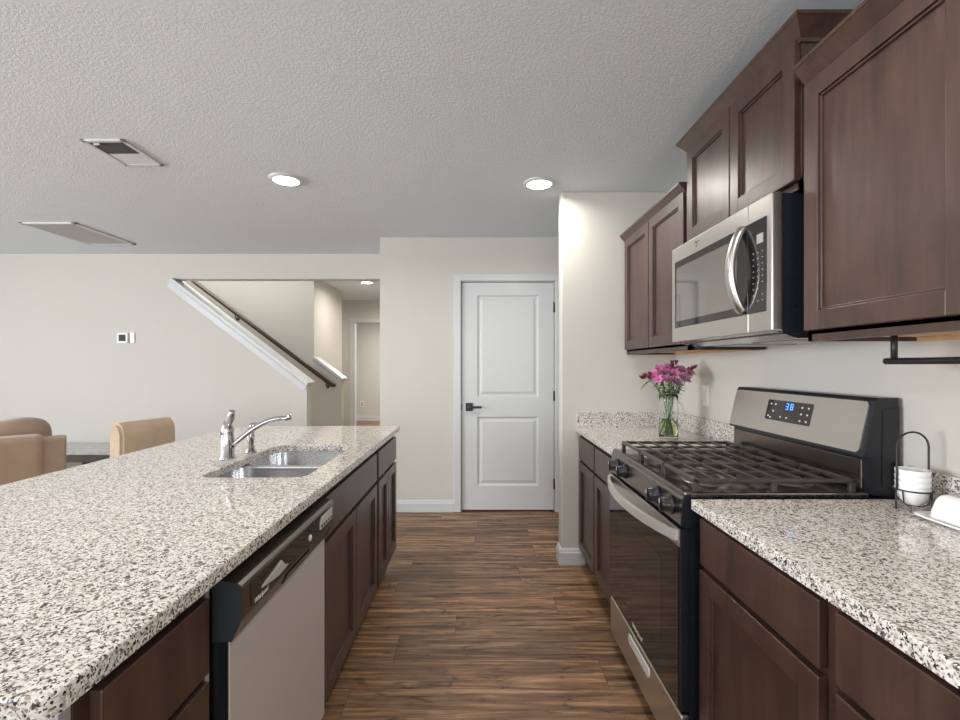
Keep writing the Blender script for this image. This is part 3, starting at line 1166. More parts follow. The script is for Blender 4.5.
q = MB()
q.prism(rounded_rect(R0 + 0.018, R1 - 0.004, -0.004, tl - 0.004, (0.014,) * 4), lambda p, t: tuple(bgpt(p[0], p[1], t)), -0.001, 0.004)
fpan = q.build('face_panel', 'steel', bgd)
q = MB()
q.box(1.1955, 1.201, R0 + 0.03, R1 - 0.01, 0.916, 1.008, 0.006, 3)
q.build('riser_panel', 'darksteel', bgd)
q = MB()
q.prism([(1.232, 0.93), (1.236, 1.165), (1.285, 1.175), (1.285, 0.93)], XZ, R0 - 0.0025, R0 + 0.001)
q.build('side_panel', 'black', bgd)
q = MB()
q.prism(rounded_rect(1.648, 1.903, 0.048, 0.130, (0.006,) * 4), lambda p, t: tuple(bgpt(p[0], p[1], t)), 0.003, 0.0055)
disp = q.build('clock_panel', 'bglass', bgd)
q = MB()
for cy0 in (1.790, 1.764):
    for (a0, a1, s0, s1) in ((0, 0.014, 0.119, 0.1215), (0, 0.014, 0.108, 0.1105), (0, 0.014, 0.097, 0.0995), (0, 0.0025, 0.097, 0.1215)):
        q.prism([(cy0 - a1, s0), (cy0 - a0, s0), (cy0 - a0, s1), (cy0 - a1, s1)] if a1 > 0.01 else [(cy0 - 0.014, s0), (cy0 - 0.0115, s0), (cy0 - 0.0115, s1), (cy0 - 0.014, s1)],
                lambda p, t: tuple(bgpt(p[0], p[1], t)), 0.0055, 0.0062)
q.prism([(1.764 - 0.0025, 0.097), (1.764, 0.097), (1.764, 0.1215), (1.764 - 0.0025, 0.1215)], lambda p, t: tuple(bgpt(p[0], p[1], t)), 0.0055, 0.0063)
q.build('clock_digits', 'blue', disp)
for (yy, ss) in ((1.88, 0.113), (1.86, 0.085), (1.885, 0.064), (1.87, 0.058), (1.853, 0.113), (1.70, 0.112), (1.668, 0.112), (1.70, 0.087), (1.668, 0.087), (1.70, 0.062), (1.668, 0.062), (1.81, 0.065), (1.775, 0.065)):
    q = MB()
    q.prism([(yy - 0.004, ss - 0.003), (yy + 0.004, ss - 0.003), (yy + 0.004, ss + 0.003), (yy - 0.004, ss + 0.003)], lambda p, t: tuple(bgpt(p[0], p[1], t)), 0.0055, 0.006)
    q.build('key_mark', 'print', disp)

# ------------------------------------------------------------------ microwave
mw = thing('microwave', 'over the range stainless microwave with a curved handle', 'microwave', (1.1, 1.775, 1.385))
W0, W1 = 1.412, 2.140
ZB, ZT = 1.408, 1.836
q = MB()
q.box(0.935, XR, W0 + 0.002, 2.11, 1.398, ZT - 0.004)
q.build('case', 'navy', mw)
q = MB()
q.prism([(0.915, 1.408), (0.985, 1.385), (1.285, 1.385), (1.298, 1.40), (1.298, 1.41), (0.915, 1.41)], XZ, W0 + 0.004, 2.11)
bt = q.build('underside', 'basin', mw)
q = MB()
q.box(0.99, 1.29, 2.06, 2.10, 1.372, 1.386, 0.003)
q.build('vent_bar', 'blackmat', bt)
for yc in (1.60, 1.90):
    MB().box(1.02, 1.24, yc - 0.11, yc + 0.11, 1.3825, 1.386).build('grease_filter', 'darksteel', bt)
# door and control frame
q = MB()
YSPL = 1.535
q.box(0.902, 0.936, YSPL + 0.001, W1, ZB, ZT, 0.004)
md = q.build('door', 'steel', mw)
q = MB()
q.box(0.902, 0.936, W0, YSPL - 0.001, ZB, ZT, 0.004)
mc = q.build('control_panel', 'steel', mw)
q = MB()
q.box(0.9005, 0.905, YSPL + 0.002, 2.106, 1.471, 1.770, 0.001)
wg = q.build('door_glass', 'bglass', md)
q = MB()
q.prism(rounded_rect(1.60, 2.085, 1.500, 1.740, (0.01,) * 4), YZ, 0.8995, 0.901)
q.build('viewing_window', 'mwglass', wg)
q = MB()
q.box(0.9005, 0.905, 1.437, YSPL - 0.002, 1.471, 1.770, 0.001)
kp = q.build('keypad', 'bglass', mc)
MB().box(0.8995, 0.901, 1.452, 1.485, 1.692, 1.722).build('clock_display', 'dimprint', kp)
for r_ in range(9):
    for c_ in range(3):
        if (r_, c_) in ((6, 0), (7, 1)):
            continue
        yy = 1.456 + 0.024 * c_
        zz = 1.665 - 0.0195 * r_
        MB().box(0.8999, 0.901, yy - 0.003, yy + 0.003, zz - 0.0014, zz + 0.0014).build('key_mark', 'dimprint', kp)
q = MB()
pts = []
for k in range(17):
    s = k / 16
    pts.append((0.895 - 0.037 * math.sin(PI * s) ** 0.8, 1.567, 1.487 + (1.762 - 1.487) * s))
q.tube([(0.903, 1.567, 1.487)] + pts + [(0.903, 1.567, 1.762)], 0.0125, 14)
for v in q.bm.verts:
    v.co.y = 1.567 + (v.co.y - 1.567) * 1.75
q.build('door_handle', 'steel', md)
q = MB()
for k in range(7):
    a = 0.6 + k * 0.62
    q.box(0.9010, 0.9022, 1.905 + 0.011 * math.cos(a) - 0.003, 1.905 + 0.011 * math.cos(a) + 0.003, 1.803 + 0.011 * math.sin(a) - 0.0022, 1.803 + 0.011 * math.sin(a) + 0.0022)
q.box(0.9010, 0.9022, 1.875, 1.892, 1.8105, 1.8135)
q.build('brand_mark', 'darksteel', md)


# ------------------------------------------------------------------ wall cabinets
def crown(mb, xf, y0, y1, z0, z1, ends=(True, True), proj=0.045):
    """crown moulding along y at face xf with returns"""
    hgt = z1 - z0
    prof = [(0.0, z0), (-0.006, z0), (-0.008, z0 + 0.15 * hgt), (-0.4 * proj, z0 + 0.35 * hgt), (-0.7 * proj, z0 + 0.62 * hgt), (-0.92 * proj, z0 + 0.80 * hgt), (-proj, z0 + 0.84 * hgt), (-proj, z1)]
    def ring(p):
        off = -p[0]
        a = y0 - (off if ends[0] else 0)
        b = y1 + (off if ends[1] else 0)
        return [(XR, a, p[1]), (xf - off, a, p[1]), (xf - off, b, p[1]), (XR, b, p[1])]
    rings = [[mb.bm.verts.new(v) for v in ring(p)] for p in prof]
    fs = []
    for A, B in zip(rings, rings[1:]):
        for i in range(3):
            fs.append(mb.bm.faces.new([A[i], A[i + 1], B[i + 1], B[i]]))
    fs.append(mb.bm.faces.new(rings[-1]))
    fs.append(mb.bm.faces.new(list(reversed(rings[0]))))
    fs.append(mb.bm.faces.new([r[0] for r in rings] + []))
    fs.append(mb.bm.faces.new([r[3] for r in rings] + []))
    bmesh.ops.recalc_face_normals(mb.bm, faces=fs)
    return mb


def wall_cabinet(label, y0, y1, z0, z1, doors, cz0, cz1, ends, raw=True, xf=0.975, dz=0.03):
    root = thing('wall_cabinet', label, 'cabinet', ((xf + XR) / 2, (y0 + y1) / 2, z0))
    q = MB()
    q.box(xf, XR, y0, y1, z0 + 0.02, z1)
    q.box(xf, xf + 0.02, y0, y1, z0, z0 + 0.03)
    q.box(xf, XR, y0, y0 + 0.016, z0, z0 + 0.03)
    q.box(xf, XR, y1 - 0.016, y1, z0, z0 + 0.03)
    q.build('carcass', 'wood', root)
    if raw:
        q = MB()
        q.box(xf + 0.02, XR, y0 + 0.016, y1 - 0.016, z0 + 0.012, z0 + 0.0205)
        q.box(XR - 0.02, XR, y0 + 0.016, y1 - 0.016, z0 - 0.001, z0 + 0.012)
        q.build('underside', 'rawwood', root)
    for a, b in doors:
        shaker(MB(), xf, -1, a, b, z0 + dz, z1 - 0.012, 0.055).build('cabinet_door', 'wood', root)
    crown(MB(), xf - 0.002, y0, y1, cz0, cz1, ends).build('crown_molding', 'wood', root)
    return root


wall_cabinet('dark two door wall cabinet hung in the corner above the flowers', 2.125, YS - 0.001, 1.372, 2.125,
             [(2.582, 2.995), (2.14, 2.572)], 2.09, 2.15, (False, False))
wall_cabinet('short raised two door wall cabinet directly above the microwave', 1.384, 2.112, 1.838, 2.295,
             [(1.389, 1.743), (1.749, 2.104)], 2.272, 2.338, (True, True), raw=False, dz=0.022)
wall_cabinet('large dark wall cabinet above the bowls and towel bar', 0.42, 1.358, 1.372, 2.130,
             [(0.885, 1.348), (0.44, 0.877)], 2.118, 2.180, (True, False))

# ------------------------------------------------------------------ towel bar under the cabinet
tb = thing('towel_holder', 'black paper towel bar hung under the big wall cabinet', 'towel bar', (1.1, 1.05, 1.31))
q = MB()
cyl(q, (1.10, 1.241, 1.3125), (1.10, 0.86, 1.3125), 0.0085, 16)
q.build('bar', 'blackmat', tb)
for yy in (1.216, 0.88):
    q = MB()
    cyl(q, (1.10, yy, 1.316), (1.10, yy, 1.3845), 0.0075, 14)
    q.lathe([(0.018, 1.380), (0.018, 1.3845)], (1.10, yy, 0), 18)
    q.build('post', 'blackmat', tb)

# ------------------------------------------------------------------ things on the right counter
bx0, by0 = 1.205, 1.275
cd = thing('bowl_caddy', 'black wire caddy with an arched handle beside the range', 'caddy', (bx0, by0, 0.9))
q = MB()
ang = math.radians(4)
ux, uy = math.cos(ang), math.sin(ang)
rr = 0.0415
q.tube([(bx0 + rr * math.cos(2 * PI * k / 32), by0 + rr * math.sin(2 * PI * k / 32), 0.958) for k in range(32)], 0.0022, 8, closed=True)
q.build('ring', 'blackmat', cd)
q = MB()
pts = [(-rr, 0.958), (-rr, 1.0), (-rr, 1.075)] + [(-rr * math.cos(PI * k / 14), 1.075 + rr * math.sin(PI * k / 14)) for k in range(1, 14)] + [(rr, 1.075), (rr, 1.0), (rr, 0.958)]
q.tube([(bx0 + ux * s, by0 - uy * s, z) for s, z in pts], 0.0026, 8)
q.build('handle', 'blackmat', cd)
for k in range(3):
    a = 0.9 + k * 2 * PI / 3
    q = MB()
    q.tube([(bx0 + rr * math.cos(a), by0 + rr * math.sin(a), 0.958), (bx0 + rr * math.cos(a), by0 + rr * math.sin(a), 0.902)], 0.0022, 8)
    q.build('leg', 'blackmat', cd)
q = MB()
for k in range(2):
    a = k * PI / 2 + 0.3
    c_, s_ = math.cos(a), math.sin(a)
    q.tube([(bx0 + rr * c_, by0 + rr * s_, 0.958), (bx0 + 0.036 * c_, by0 + 0.036 * s_, 0.925), (bx0 + 0.02 * c_, by0 + 0.02 * s_, 0.9145), (bx0, by0, 0.9140),
            (bx0 - 0.02 * c_, by0 - 0.02 * s_, 0.9145), (bx0 - 0.036 * c_, by0 - 0.036 * s_, 0.925), (bx0 - rr * c_, by0 - rr * s_, 0.958)], 0.0018, 8)
q.build('cradle', 'blackmat', cd)
bl = ['white ceramic bowl at the bottom of the stack in the wire caddy', 'white ceramic bowl second from the bottom of the caddy stack',
      'white ceramic bowl second from the top of the caddy stack', 'white ceramic bowl on top of the stack in the wire caddy']
b0 = None
for k in range(4):
    if b0 is None:
        q = MB()
        q.lathe([(0.0, 0.0), (0.016, 0.0), (0.022, 0.005), (0.032, 0.020), (0.0375, 0.036), (0.0385, 0.047), (0.0377, 0.048), (0.0365, 0.046), (0.0352, 0.036), (0.0297, 0.0215), (0.020, 0.0085), (0.0, 0.006)], (0, 0, 0), 36, cap=False)
        b0 = q.build('bowl', 'ceramic')
        b = b0
    else:
        b = b0.copy()
        COL.objects.link(b)
    b.location = (bx0, by0, 0.9165 + 0.0165 * k)
    tag(b, bl[k], 'bowl', 'white bowls in the wire caddy')

bd = thing('butter_dish', 'white covered butter dish on the granite beside the bowls', 'butter dish', (1.205, 1.11, 0.9))
q = MB()
pl = rounded_rect(1.140, 1.268, 1.005, 1.222, (0.03,) * 4, 6)
for z0, z1, ins in ((0.900, 0.905, 0.014), (0.905, 0.910, 0.0)):
    pass
rings = []
for ins, z in ((0.022, 0.900), (0.016, 0.904), (0.0, 0.912), (0.002, 0.915), (0.020, 0.909), (0.03, 0.908)):
    rings.append([q.bm.verts.new((p[0], p[1], z)) for p in rounded_rect(1.140 + ins, 1.268 - ins, 1.005 + ins, 1.222 - ins, (0.03,) * 4, 6)])
for A, B in zip(rings, rings[1:]):
    n = len(A)
    for i in range(n):
        f = q.bm.faces.new([A[i], A[(i + 1) % n], B[(i + 1) % n], B[i]])
        f.smooth = True
q.bm.faces.new(rings[-1])
q.bm.faces.new(list(reversed(rings[0])))
q.build('plate', 'ceramic', bd)
q = MB()
rings = []
for ins, z in ((0.0, 0.909), (0.002, 0.93), (0.008, 0.957), (0.014, 0.968), (0.024, 0.973)):
    rings.append([q.bm.verts.new((p[0], p[1], z)) for p in rounded_rect(1.165 + ins, 1.245 - ins, 1.03 + ins, 1.197 - ins, (0.018,) * 4, 6)])
for A, B in zip(rings, rings[1:]):
    n = len(A)
    for i in range(n):
        f = q.bm.faces.new([A[i], A[(i + 1) % n], B[(i + 1) % n], B[i]])
        f.smooth = True
q.bm.faces.new(rings[-1])
q.build('lid', 'ceramic', bd)

# ------------------------------------------------------------------ vase and flowers
vx, vy, vz = 1.06, 2.56, 0.900
va = thing('glass_jug', 'clear glass jug holding the pink flowers on the corner counter', 'jug', (vx, vy, vz))
q = MB()
q.lathe([(0.0, 0.0), (0.046, 0.0), (0.0505, 0.004), (0.051, 0.02), (0.0505, 0.12), (0.0495, 0.20), (0.0505, 0.236), (0.0497, 0.237), (0.0488, 0.236),
         (0.0478, 0.20), (0.0488, 0.12), (0.0492, 0.02), (0.046, 0.010), (0.0, 0.009)], (vx, vy, vz), 40, cap=False)
q.build('jug_body', 'glass', va)
q = MB()
pts = []
for k in range(13):
    a = -0.5 * PI + PI * k / 12
    pts.append((vx + 0.049 + 0.030 * math.cos(a), vy - 0.012, vz + 0.135 + 0.062 * math.sin(a)))
q.tube(pts, 0.005, 10)
q.build('jug_handle', 'glass', va)
q = MB()
q.lathe([(0.0, 0.0095), (0.0458, 0.0105), (0.0490, 0.02), (0.0486, 0.105), (0.0, 0.105)], (vx, vy, vz), 40, cap=False)
o = q.build('water', 'water', None, (vx, vy, vz))
tag(o, 'greenish water standing in the glass jug', 'water')


def petal(mb, base, dirv, up, length, width, curl):
    d, u = Vector(dirv).normalized(), Vector(up).normalized()
    s = d.cross(u).normalized()
    rows = []
    for i in range(6):
        t = i / 5
        wdt = width * math.sin(PI * (0.12 + 0.83 * t)) ** 0.9
        c = Vector(base) + d * (length * t) + u * (curl * t * t)
        rows.append([mb.bm.verts.new(c - s * wdt * 0.5 + u * wdt * 0.12), mb.bm.verts.new(c), mb.bm.verts.new(c + s * wdt * 0.5 + u * wdt * 0.12)])
    for A, B in zip(rows, rows[1:]):
        for k in range(2):
            f = mb.bm.faces.new([A[k], A[k + 1], B[k + 1], B[k]])
            f.smooth = True


def bloom(mb, c, axis, size):
    a = Vector(axis).normalized()
    t = Vector((0, 0, 1)) if abs(a.z) < 0.9 else Vector((1, 0, 0))
    s1 = a.cross(t).normalized()
    s2 = a.cross(s1)
    for k in range(6):
        an = PI / 3 * k + random.uniform(-.15, .15)
        r = s1 * math.cos(an) + s2 * math.sin(an)
        petal(mb, Vector(c), r * 0.75 + a * 0.75, a * 0.75 - r * 0.6, size * random.uniform(.9, 1.1), size * (0.62 if k % 2 else 0.5), -size * 0.25)
    for k in range(4):
        an = PI / 2 * k + 0.3
        r = s1 * math.cos(an) + s2 * math.sin(an)
        mb.tube([Vector(c), Vector(c) + (a + r * 0.3) * size * 0.6], 0.0009, 5)


stems = [  # head offsets (dx, dy, z) and kind
    (-0.055, -0.03, 1.245, 'pink'), (-0.005, -0.05, 1.255, 'pink'), (0.045, -0.04, 1.25, 'lilac'), (0.085, -0.01, 1.275, 'lilac'),
    (-0.03, 0.02, 1.275, 'pink'), (0.03, 0.01, 1.29, 'lilac'), (0.06, 0.035, 1.28, 'pink'), (-0.075, 0.02, 1.255, 'pink'),
    (0.012, -0.02, 1.225, 'pink'), (0.05, -0.06, 1.22, 'lilac'), (-0.02, 0.055, 1.27, 'lilac')]
for i, (dx, dy, hz, kind) in enumerate(stems):
    base = Vector((vx - dx * 0.25 + random.uniform(-.012, .012), vy - dy * 0.4, vz + 0.014))
    rim = Vector((vx + dx * 0.28, vy + dy * 0.35, vz + 0.21))
    head = Vector((vx + dx * 0.85, vy + dy, hz - 0.042))
    hz -= 0.012
    root = thing('flower_stem', None, 'flower', tuple(base))
    tag(root, 'pink blossom stem standing in the glass jug' if kind == 'pink' else 'lilac blossom stem standing in the glass jug', None, 'pink flower stems in the jug' if kind == 'pink' else 'lilac flower stems in the jug')
    q = MB()
    q.tube([base, base.lerp(rim, 0.5), rim, rim.lerp(head, 0.5) + Vector((dx * .05, 0, 0.004)), head], [0.0032, 0.0032, 0.003, 0.0026, 0.002], 8)
    tips = []
    for k in range(3):
        a = 2 * PI * k / 3 + i
        tp = Vector((vx + dx * 1.1 + 0.026 * math.cos(a), vy + dy + 0.026 * math.sin(a), hz + random.uniform(-.014, .018)))
        q.tube([head, head.lerp(tp, 0.6) + Vector((0, 0, -0.004)), tp], 0.0015, 6)
        tips.append(tp)
    q.build('stalk', 'stem', root)
    for tp in tips:
        q = MB()
        ax = Vector((dx * 4 + random.uniform(-.5, .5), -0.6 + random.uniform(-.4, .3), 0.55))
        bloom(q, tp, ax, random.uniform(0.029, 0.037))
        q.build('blossom', kind, root)
    q = MB()
    for k in range(11):
        s = 0.15 + 0.08 * k
        c = rim.lerp(head, s)
        a = random.uniform(0, 2 * PI)
        petal(q, c, (math.cos(a), math.sin(a), 0.35), (0, 0, 1), random.uniform(.03, .055), 0.015, -0.02)
    q.build('leaf', 'leaf', root)
# dark budded sprigs at the edges of the bunch
for nm, dx, dy, hz, lab in (('left', -0.125, -0.02, 1.235, 'drooping sprig with crimson buds and a long dark leaf beside the blossoms'),
                            ('top', 0.02, 0.02, 1.302, 'upright sprig of dark crimson buds topping the blossoms'),
                            ('right', 0.122, 0.0, 1.272, 'crimson bud sprig leaning out toward the range')):
    base = Vector((vx - dx * 0.15, vy + 0.01, vz + 0.014))
    rim = Vector((vx + dx * 0.22, vy + dy * 0.3, vz + 0.21))
    head = Vector((vx + dx, vy + dy, hz))
    root = thing('bud_sprig', lab, 'flower', tuple(base))
    q = MB()
    q.tube([base, rim, rim.lerp(head, 0.6) + Vector((0, 0, 0.015)), head], [0.003, 0.003, 0.0022, 0.0016], 8)
    q.build('stalk', 'stem', root)
    for k in range(5):
        c = head + Vector((random.uniform(-.028, .028), random.uniform(-.02, .02), random.uniform(-.025, .012)))
        ax = (c - rim).normalized()
        q = MB()
        for j in range(4):
            a = PI / 2 * j
            r = Vector((math.cos(a), math.sin(a), 0))
            petal(q, c, ax + r * 0.35, r, 0.028, 0.013, 0.002)
        q.tube([head, c], 0.0013, 6)
        q.build('bud', 'crimson', root)
    q = MB()
    if nm == 'left':
        petal(q, head + Vector((0.03, 0, -0.012)), (-0.8, -0.1, -0.25), (0, 0, 1), 0.075, 0.024, -0.035)
        petal(q, head + Vector((0.05, 0, -0.02)), (-0.2, -0.6, 0.1), (0, 0, 1), 0.05, 0.018, -0.03)
    else:
        for k in range(4):
            a = random.uniform(0, 6.28)
            petal(q, head - Vector((dx * .2, 0, 0.03)), (math.cos(a), math.sin(a), 0.5), (0, 0, 1), 0.045, 0.013, -0.012)
    q.build('leaf', 'leaf', root)

# ------------------------------------------------------------------ plates on walls, thermostat
def plate(name, label, cat, axis, at, u, v, wu, wv, toggles, t=0.006):
    """axis 'x-': on wall x=at facing -x; 'y-': on wall y=at facing -y"""
    root = thing(name, label, cat, (at, u, v) if axis == 'x-' else (u, at, v))
    def bx(mb, u0, u1, v0, v1, d0, d1, b=0.001):
        if axis == 'x-':
            mb.box(at - d1, at - d0, u0, u1, v0, v1, b)
        else:
            mb.box(u0, u1, at - d1, at - d0, v0, v1, b)
        return mb
    bx(MB(), u - wu / 2, u + wu / 2, v - wv / 2, v + wv / 2, -0.0003, t, 0.002).build('cover_plate', 'plastic', root)
    for nm, mt, du, dv, a, b in toggles:
        bx(MB(), u + du - a / 2, u + du + a / 2, v + dv - b / 2, v + dv + b / 2, t - 0.001, t + 0.003).build(nm, mt, root)
    return root


plate('wall_switch', 'white rocker switch plate on the wall behind the flowers', 'switch', 'x-', XR, 2.62, 1.130, 0.075, 0.118, [('rocker', 'plastic', 0, 0, 0.034, 0.068)])
plate('thermostat', 'small white thermostat with a dark screen on the living room wall', 'thermostat', 'y-', YL, -3.62, 1.582, 0.105, 0.105, [('screen', 'dark', 0.0, 0.0, 0.068, 0.066)], 0.02)
plate('wall_sensor', 'narrow white plate right beside the thermostat', 'wall plate', 'y-', YL, -3.525, 1.585, 0.045, 0.105, [('button', 'plastic', 0, 0, 0.02, 0.05)], 0.012)
plate('wall_outlet', 'small outlet on the far wall seen through the hall doorway', 'outlet', 'y-', 10.8, -2.72, 0.40, 0.085, 0.13, [('socket', 'dark', 0, 0.025, 0.03, 0.03), ('socket', 'dark', 0, -0.025, 0.03, 0.03)])


# ------------------------------------------------------------------ ceiling lights and vents
def can_light(label, x, y, group, power, dup=None):
    if dup is None:
        root = thing('ceiling_light', label, 'ceiling light', (x, y, H), group=group)
        q = MB()
        q.lathe([(0.098, 0.001), (0.097, -0.006), (0.090, -0.012), (0.078, -0.014), (0.076, -0.010), (0.076, 0.001)], (x, y, H), 40, cap=False)
        q.build('trim_ring', 'white', root)
        q = MB()
        q.lathe([(0.0, -0.0105), (0.0765, -0.0105), (0.0765, -0.006)], (x, y, H), 40, cap=False)
        q.build('lens', 'lens', root)
    else:
        root = copy_tree(dup)
        root.location = (x, y, H)
        tag(root, label, None, group)
    area('lamp_light', (x, y, H - 0.0125), (0, 0, 0), 0.145, 0.145, power, (1.0, 0.94, 0.86), 'DISK', math.radians(165))
    return root


c0 = can_light('round recessed light in the ceiling above the island', -1.173, 2.81, 'recessed ceiling lights', 9)
can_light('round recessed light in the ceiling near the stub wall', 0.381, 2.87, 'recessed ceiling lights', 11, c0)
can_light('small recessed light in the hall ceiling beyond the stair', -1.513, 6.27, 'recessed ceiling lights', 14, c0)
can_light('added recessed light hidden past the corner to brighten the hall end', -1.25, 7.4, 'recessed ceiling lights out of the picture', 8, c0)  # unseen lamp added to lift the hall end walls
can_light('added unseen recessed light brightening the side corridor', -3.2, 7.55, 'recessed ceiling lights out of the picture', 9, c0)  # another added lamp, out of view, for the corridor
for x, y in ((-1.173, 0.9), (0.381, 0.9)):
    can_light('recessed ceiling light out of the picture over the near kitchen', x, y, 'recessed ceiling lights out of the picture', 9, c0)

va_ = thing('ceiling_vent', 'small white ceiling register with a dark open half', 'vent', (-1.89, 2.46, H))
x0, x1, y0, y1 = -2.0, -1.78, 2.31, 2.61
q = MB()
for a in ((x0, x0 + 0.022, y0, y1), (x1 - 0.022, x1, y0, y1), (x0, x1, y0, y0 + 0.022), (x0, x1, y1 - 0.022, y1)):
    q.box(a[0], a[1], a[2], a[3], H - 0.010, H + 0.001, 0.003)
q.build('frame', 'white', va_)
MB().box(x0 + 0.02, x1 - 0.02, y0 + 0.02, y0 + 0.152, H - 0.003, H - 0.0005).build('duct_opening', 'dark', va_)
q = MB()
for k in range(8):
    yy = y0 + 0.028 + k * 0.0155
    q.prism([(yy, H - 0.003), (yy + 0.002, H - 0.003), (yy + 0.007, H - 0.009), (yy + 0.005, H - 0.009)], YZ, x0 + 0.02, x1 - 0.02)
q.build('open_louvers', 'dark', va_)
q = MB()
q.box(x0 + 0.02, x1 - 0.02, y0 + 0.152, y1 - 0.02, H - 0.004, H - 0.0005)
for k in range(7):
    yy = y0 + 0.158 + k * 0.0165
    q.prism([(yy, H - 0.003), (yy + 0.012, H - 0.003), (yy + 0.012, H - 0.009)], YZ, x0 + 0.02, x1 - 0.02)
q.build('closed_louvers', 'white', va_)
q = MB()
q.box(x0 + 0.045, x0 + 0.075, y0 + 0.026, y0 + 0.034, H - 0.018, H - 0.008, 0.002)
q.build('damper_lever', 'white', va_)

vb_ = thing('return_grille', 'large white slatted return grille in the living room ceiling', 'vent', (-3.42, 3.98, H))
x0, x1, y0, y1 = -3.65, -3.20, 3.65, 4.31
q = MB()
for a in ((x0, x0 + 0.035, y0, y1), (x1 - 0.035, x1, y0, y1), (x0, x1, y0, y0 + 0.035), (x0, x1, y1 - 0.035, y1)):
    q.box(a[0], a[1], a[2], a[3], H - 0.012, H + 0.001, 0.004)
q.build('frame', 'white', vb_)
MB().box(x0 + 0.03, x1 - 0.03, y0 + 0.03, y1 - 0.03, H - 0.002, H - 0.0005).build('filter_opening', 'white', vb_)
q = MB()
for k in range(18):
    xx = x0 + 0.038 + k * 0.0212
    q.prism([(xx + 0.013, H - 0.002), (xx + 0.016, H - 0.002), (xx + 0.003, H - 0.010), (xx, H - 0.010)], XZ, y0 + 0.03, y1 - 0.03)
q.build('slats', 'white', vb_)

# ------------------------------------------------------------------ stair handrail
hr = thing('stair_handrail', 'dark bronze handrail sloping along the stair wall', 'handrail', (-2.7, 5.8, 1.7))
yr = YST - 0.065
q = MB()
A, B = Vector((-4.6, yr, 3.115)), Vector((-1.845, yr, 1.052))
q.tube([A, B, B + Vector((0.0, 0.03, -0.002)), B + Vector((0.0, 0.06, -0.002))], 0.026, 12)
q.build('rail', 'bronze', hr)
for s in (0.20, 0.553, 0.972):
    p = A.lerp(B, s)
    q = MB()
    q.tube([p + Vector((0, 0, -0.018)), p + Vector((0, 0.005, -0.06)), p + Vector((0, 0.035, -0.075)), p + Vector((0, 0.0645, -0.075))], 0.007, 8)
    q.lathe([(0.0, 0.0645), (0.026, 0.0645), (0.022, 0.058), (0.0, 0.056)], tuple(p + Vector((0, 0, -0.075))), 16, axis='y', cap=False)
    q.build('bracket', 'bronze', hr)

# ------------------------------------------------------------------ living room furniture
# slipcovered chair, its back toward the island
ch = thing('dining_chair', 'beige slipcovered chair with its back to the island granite', 'chair', (-2.43, 3.395, 0), math.radians(75), local=True)
q = MB()
n = 10
prof = [(0.0, 0.30), (0.0, 0.80)] + [(0.065 - 0.065 * math.cos(0.5 * PI * k / 6), 0.80 + 0.10 * math.sin(0.5 * PI * k / 6)) for k in range(1, 7)] + [(0.10, 0.892), (0.118, 0.865), (0.122, 0.80), (0.13, 0.46), (0.13, 0.30)]
q.prism(prof, lambda p, t: (t, p[0] - 0.02, p[1]), -0.215, 0.215)
bmesh.ops.bevel(q.bm, geom=[e for e in q.bm.edges if abs(abs(e.verts[0].co.x) - 0.215) < 1e-4 and abs(abs(e.verts[1].co.x) - 0.215) < 1e-4 and e.verts[0].co.x * e.verts[1].co.x > 0], offset=0.018, segments=3, affect='EDGES')
q.build('backrest', 'beige', ch)
q = MB()
q.box(-0.225, 0.225, 0.09, 0.50, 0.36, 0.49, 0.035, 4)
q.build('seat', 'beige', ch)
q = MB()
q.box(-0.215, 0.215, 0.0, 0.48, 0.13, 0.40, 0.01)
q.build('skirt', 'beige', ch)
for sx in (-0.19, 0.19):
    for sy in (0.03, 0.45):
        q = MB()
        q.box(sx - 0.02, sx + 0.02, sy - 0.02, sy + 0.02, 0, 0.14, 0.003)
        q.build('leg', 'bronze', ch)

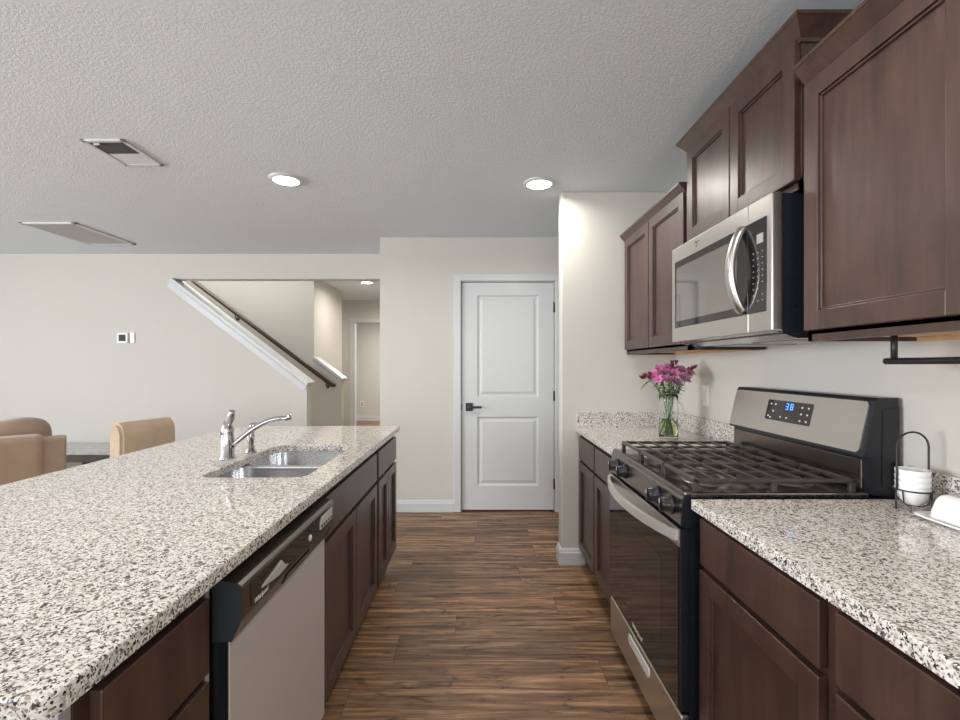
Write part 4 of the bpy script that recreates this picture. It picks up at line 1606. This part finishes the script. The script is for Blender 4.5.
# sofa seen from behind
so = thing('sofa', 'tan fabric sofa seen from behind beyond the island', 'sofa', (-2.88, 3.22, 0), math.radians(41.8), local=True)
q = MB()
q.box(-1.95, -0.02, 0.03, 0.90, 0.05, 0.40, 0.03, 3)
q.build('base', 'tan', so)
q = MB()
q.box(-1.96, 0.0, 0.03, 0.22, 0.06, 0.795, 0.015, 4)
q.build('back', 'brown', so)
q = MB()
q.box(-1.84, -0.115, 0.0, 0.20, 0.08, 0.822, 0.045, 5)
q.build('back_pad', 'tan', so)
for a, b in ((-0.125, 0.0), (-1.96, -1.835)):
    q = MB()
    q.box(a, b, 0.21, 0.93, 0.04, 0.60, 0.02, 4)
    q.build('arm', 'brown', so)
for k in range(2):
    q = MB()
    q.box(-0.985 - 0.86 * k + 0.005, -0.125 - 0.86 * k - 0.005, 0.22, 0.95, 0.40, 0.55, 0.05, 4)
    q.build('seat_cushion', 'tan', so)
for sx in (-0.08, -1.88):
    for sy in (0.08, 0.85):
        q = MB()
        q.box(sx - 0.03, sx + 0.03, sy - 0.03, sy + 0.03, 0, 0.06)
        q.build('leg', 'bronze', so)
labs = ['puffy brown back cushion rising above the sofa back']
cu = thing('back_cushion', labs[0], 'cushion', (-2.88, 3.22, 0), math.radians(41.8), local=True)


def plump(p):
    x = p.x
    t = (x + 0.41) / 0.33
    return (p.x, p.y + 0.06 * (p.z - 0.74), p.z + (0.055 * max(-1, t) - 0.03 * max(0, t - 0.5)) * max(0, (p.z - 0.56) / 0.34))


q = MB()
q.blob((-0.41, 0.365, 0.727), (0.33, 0.13, 0.173), 0.55, 44, 28, plump)
q.build('cushion_cover', 'brown', cu)

# grey console against the living room wall
tbn = thing('console_table', 'long grey wood console against the living room wall', 'table', (-3.9, 4.45, 0))
q = MB()
q.box(-4.75, -3.05, 4.24, 4.67, 0.475, 0.52, 0.004)
q.build('table_top', 'table', tbn)
q = MB()
q.box(-4.70, -3.10, 4.28, 4.63, 0.40, 0.475)
q.build('shaded_apron', 'bronze', tbn)  # dark colour paints the shade beneath the table top
for lx in (-4.68, -3.93, -3.12):
    for ly in (4.28, 4.62):
        q = MB()
        q.box(lx - 0.025, lx + 0.025, ly - 0.025, ly + 0.025, 0, 0.475)
        q.build('leg', 'blackmat', tbn)

# tidy helper properties
for o in COL.objects:
    if '_local' in o.keys():
        del o['_local']
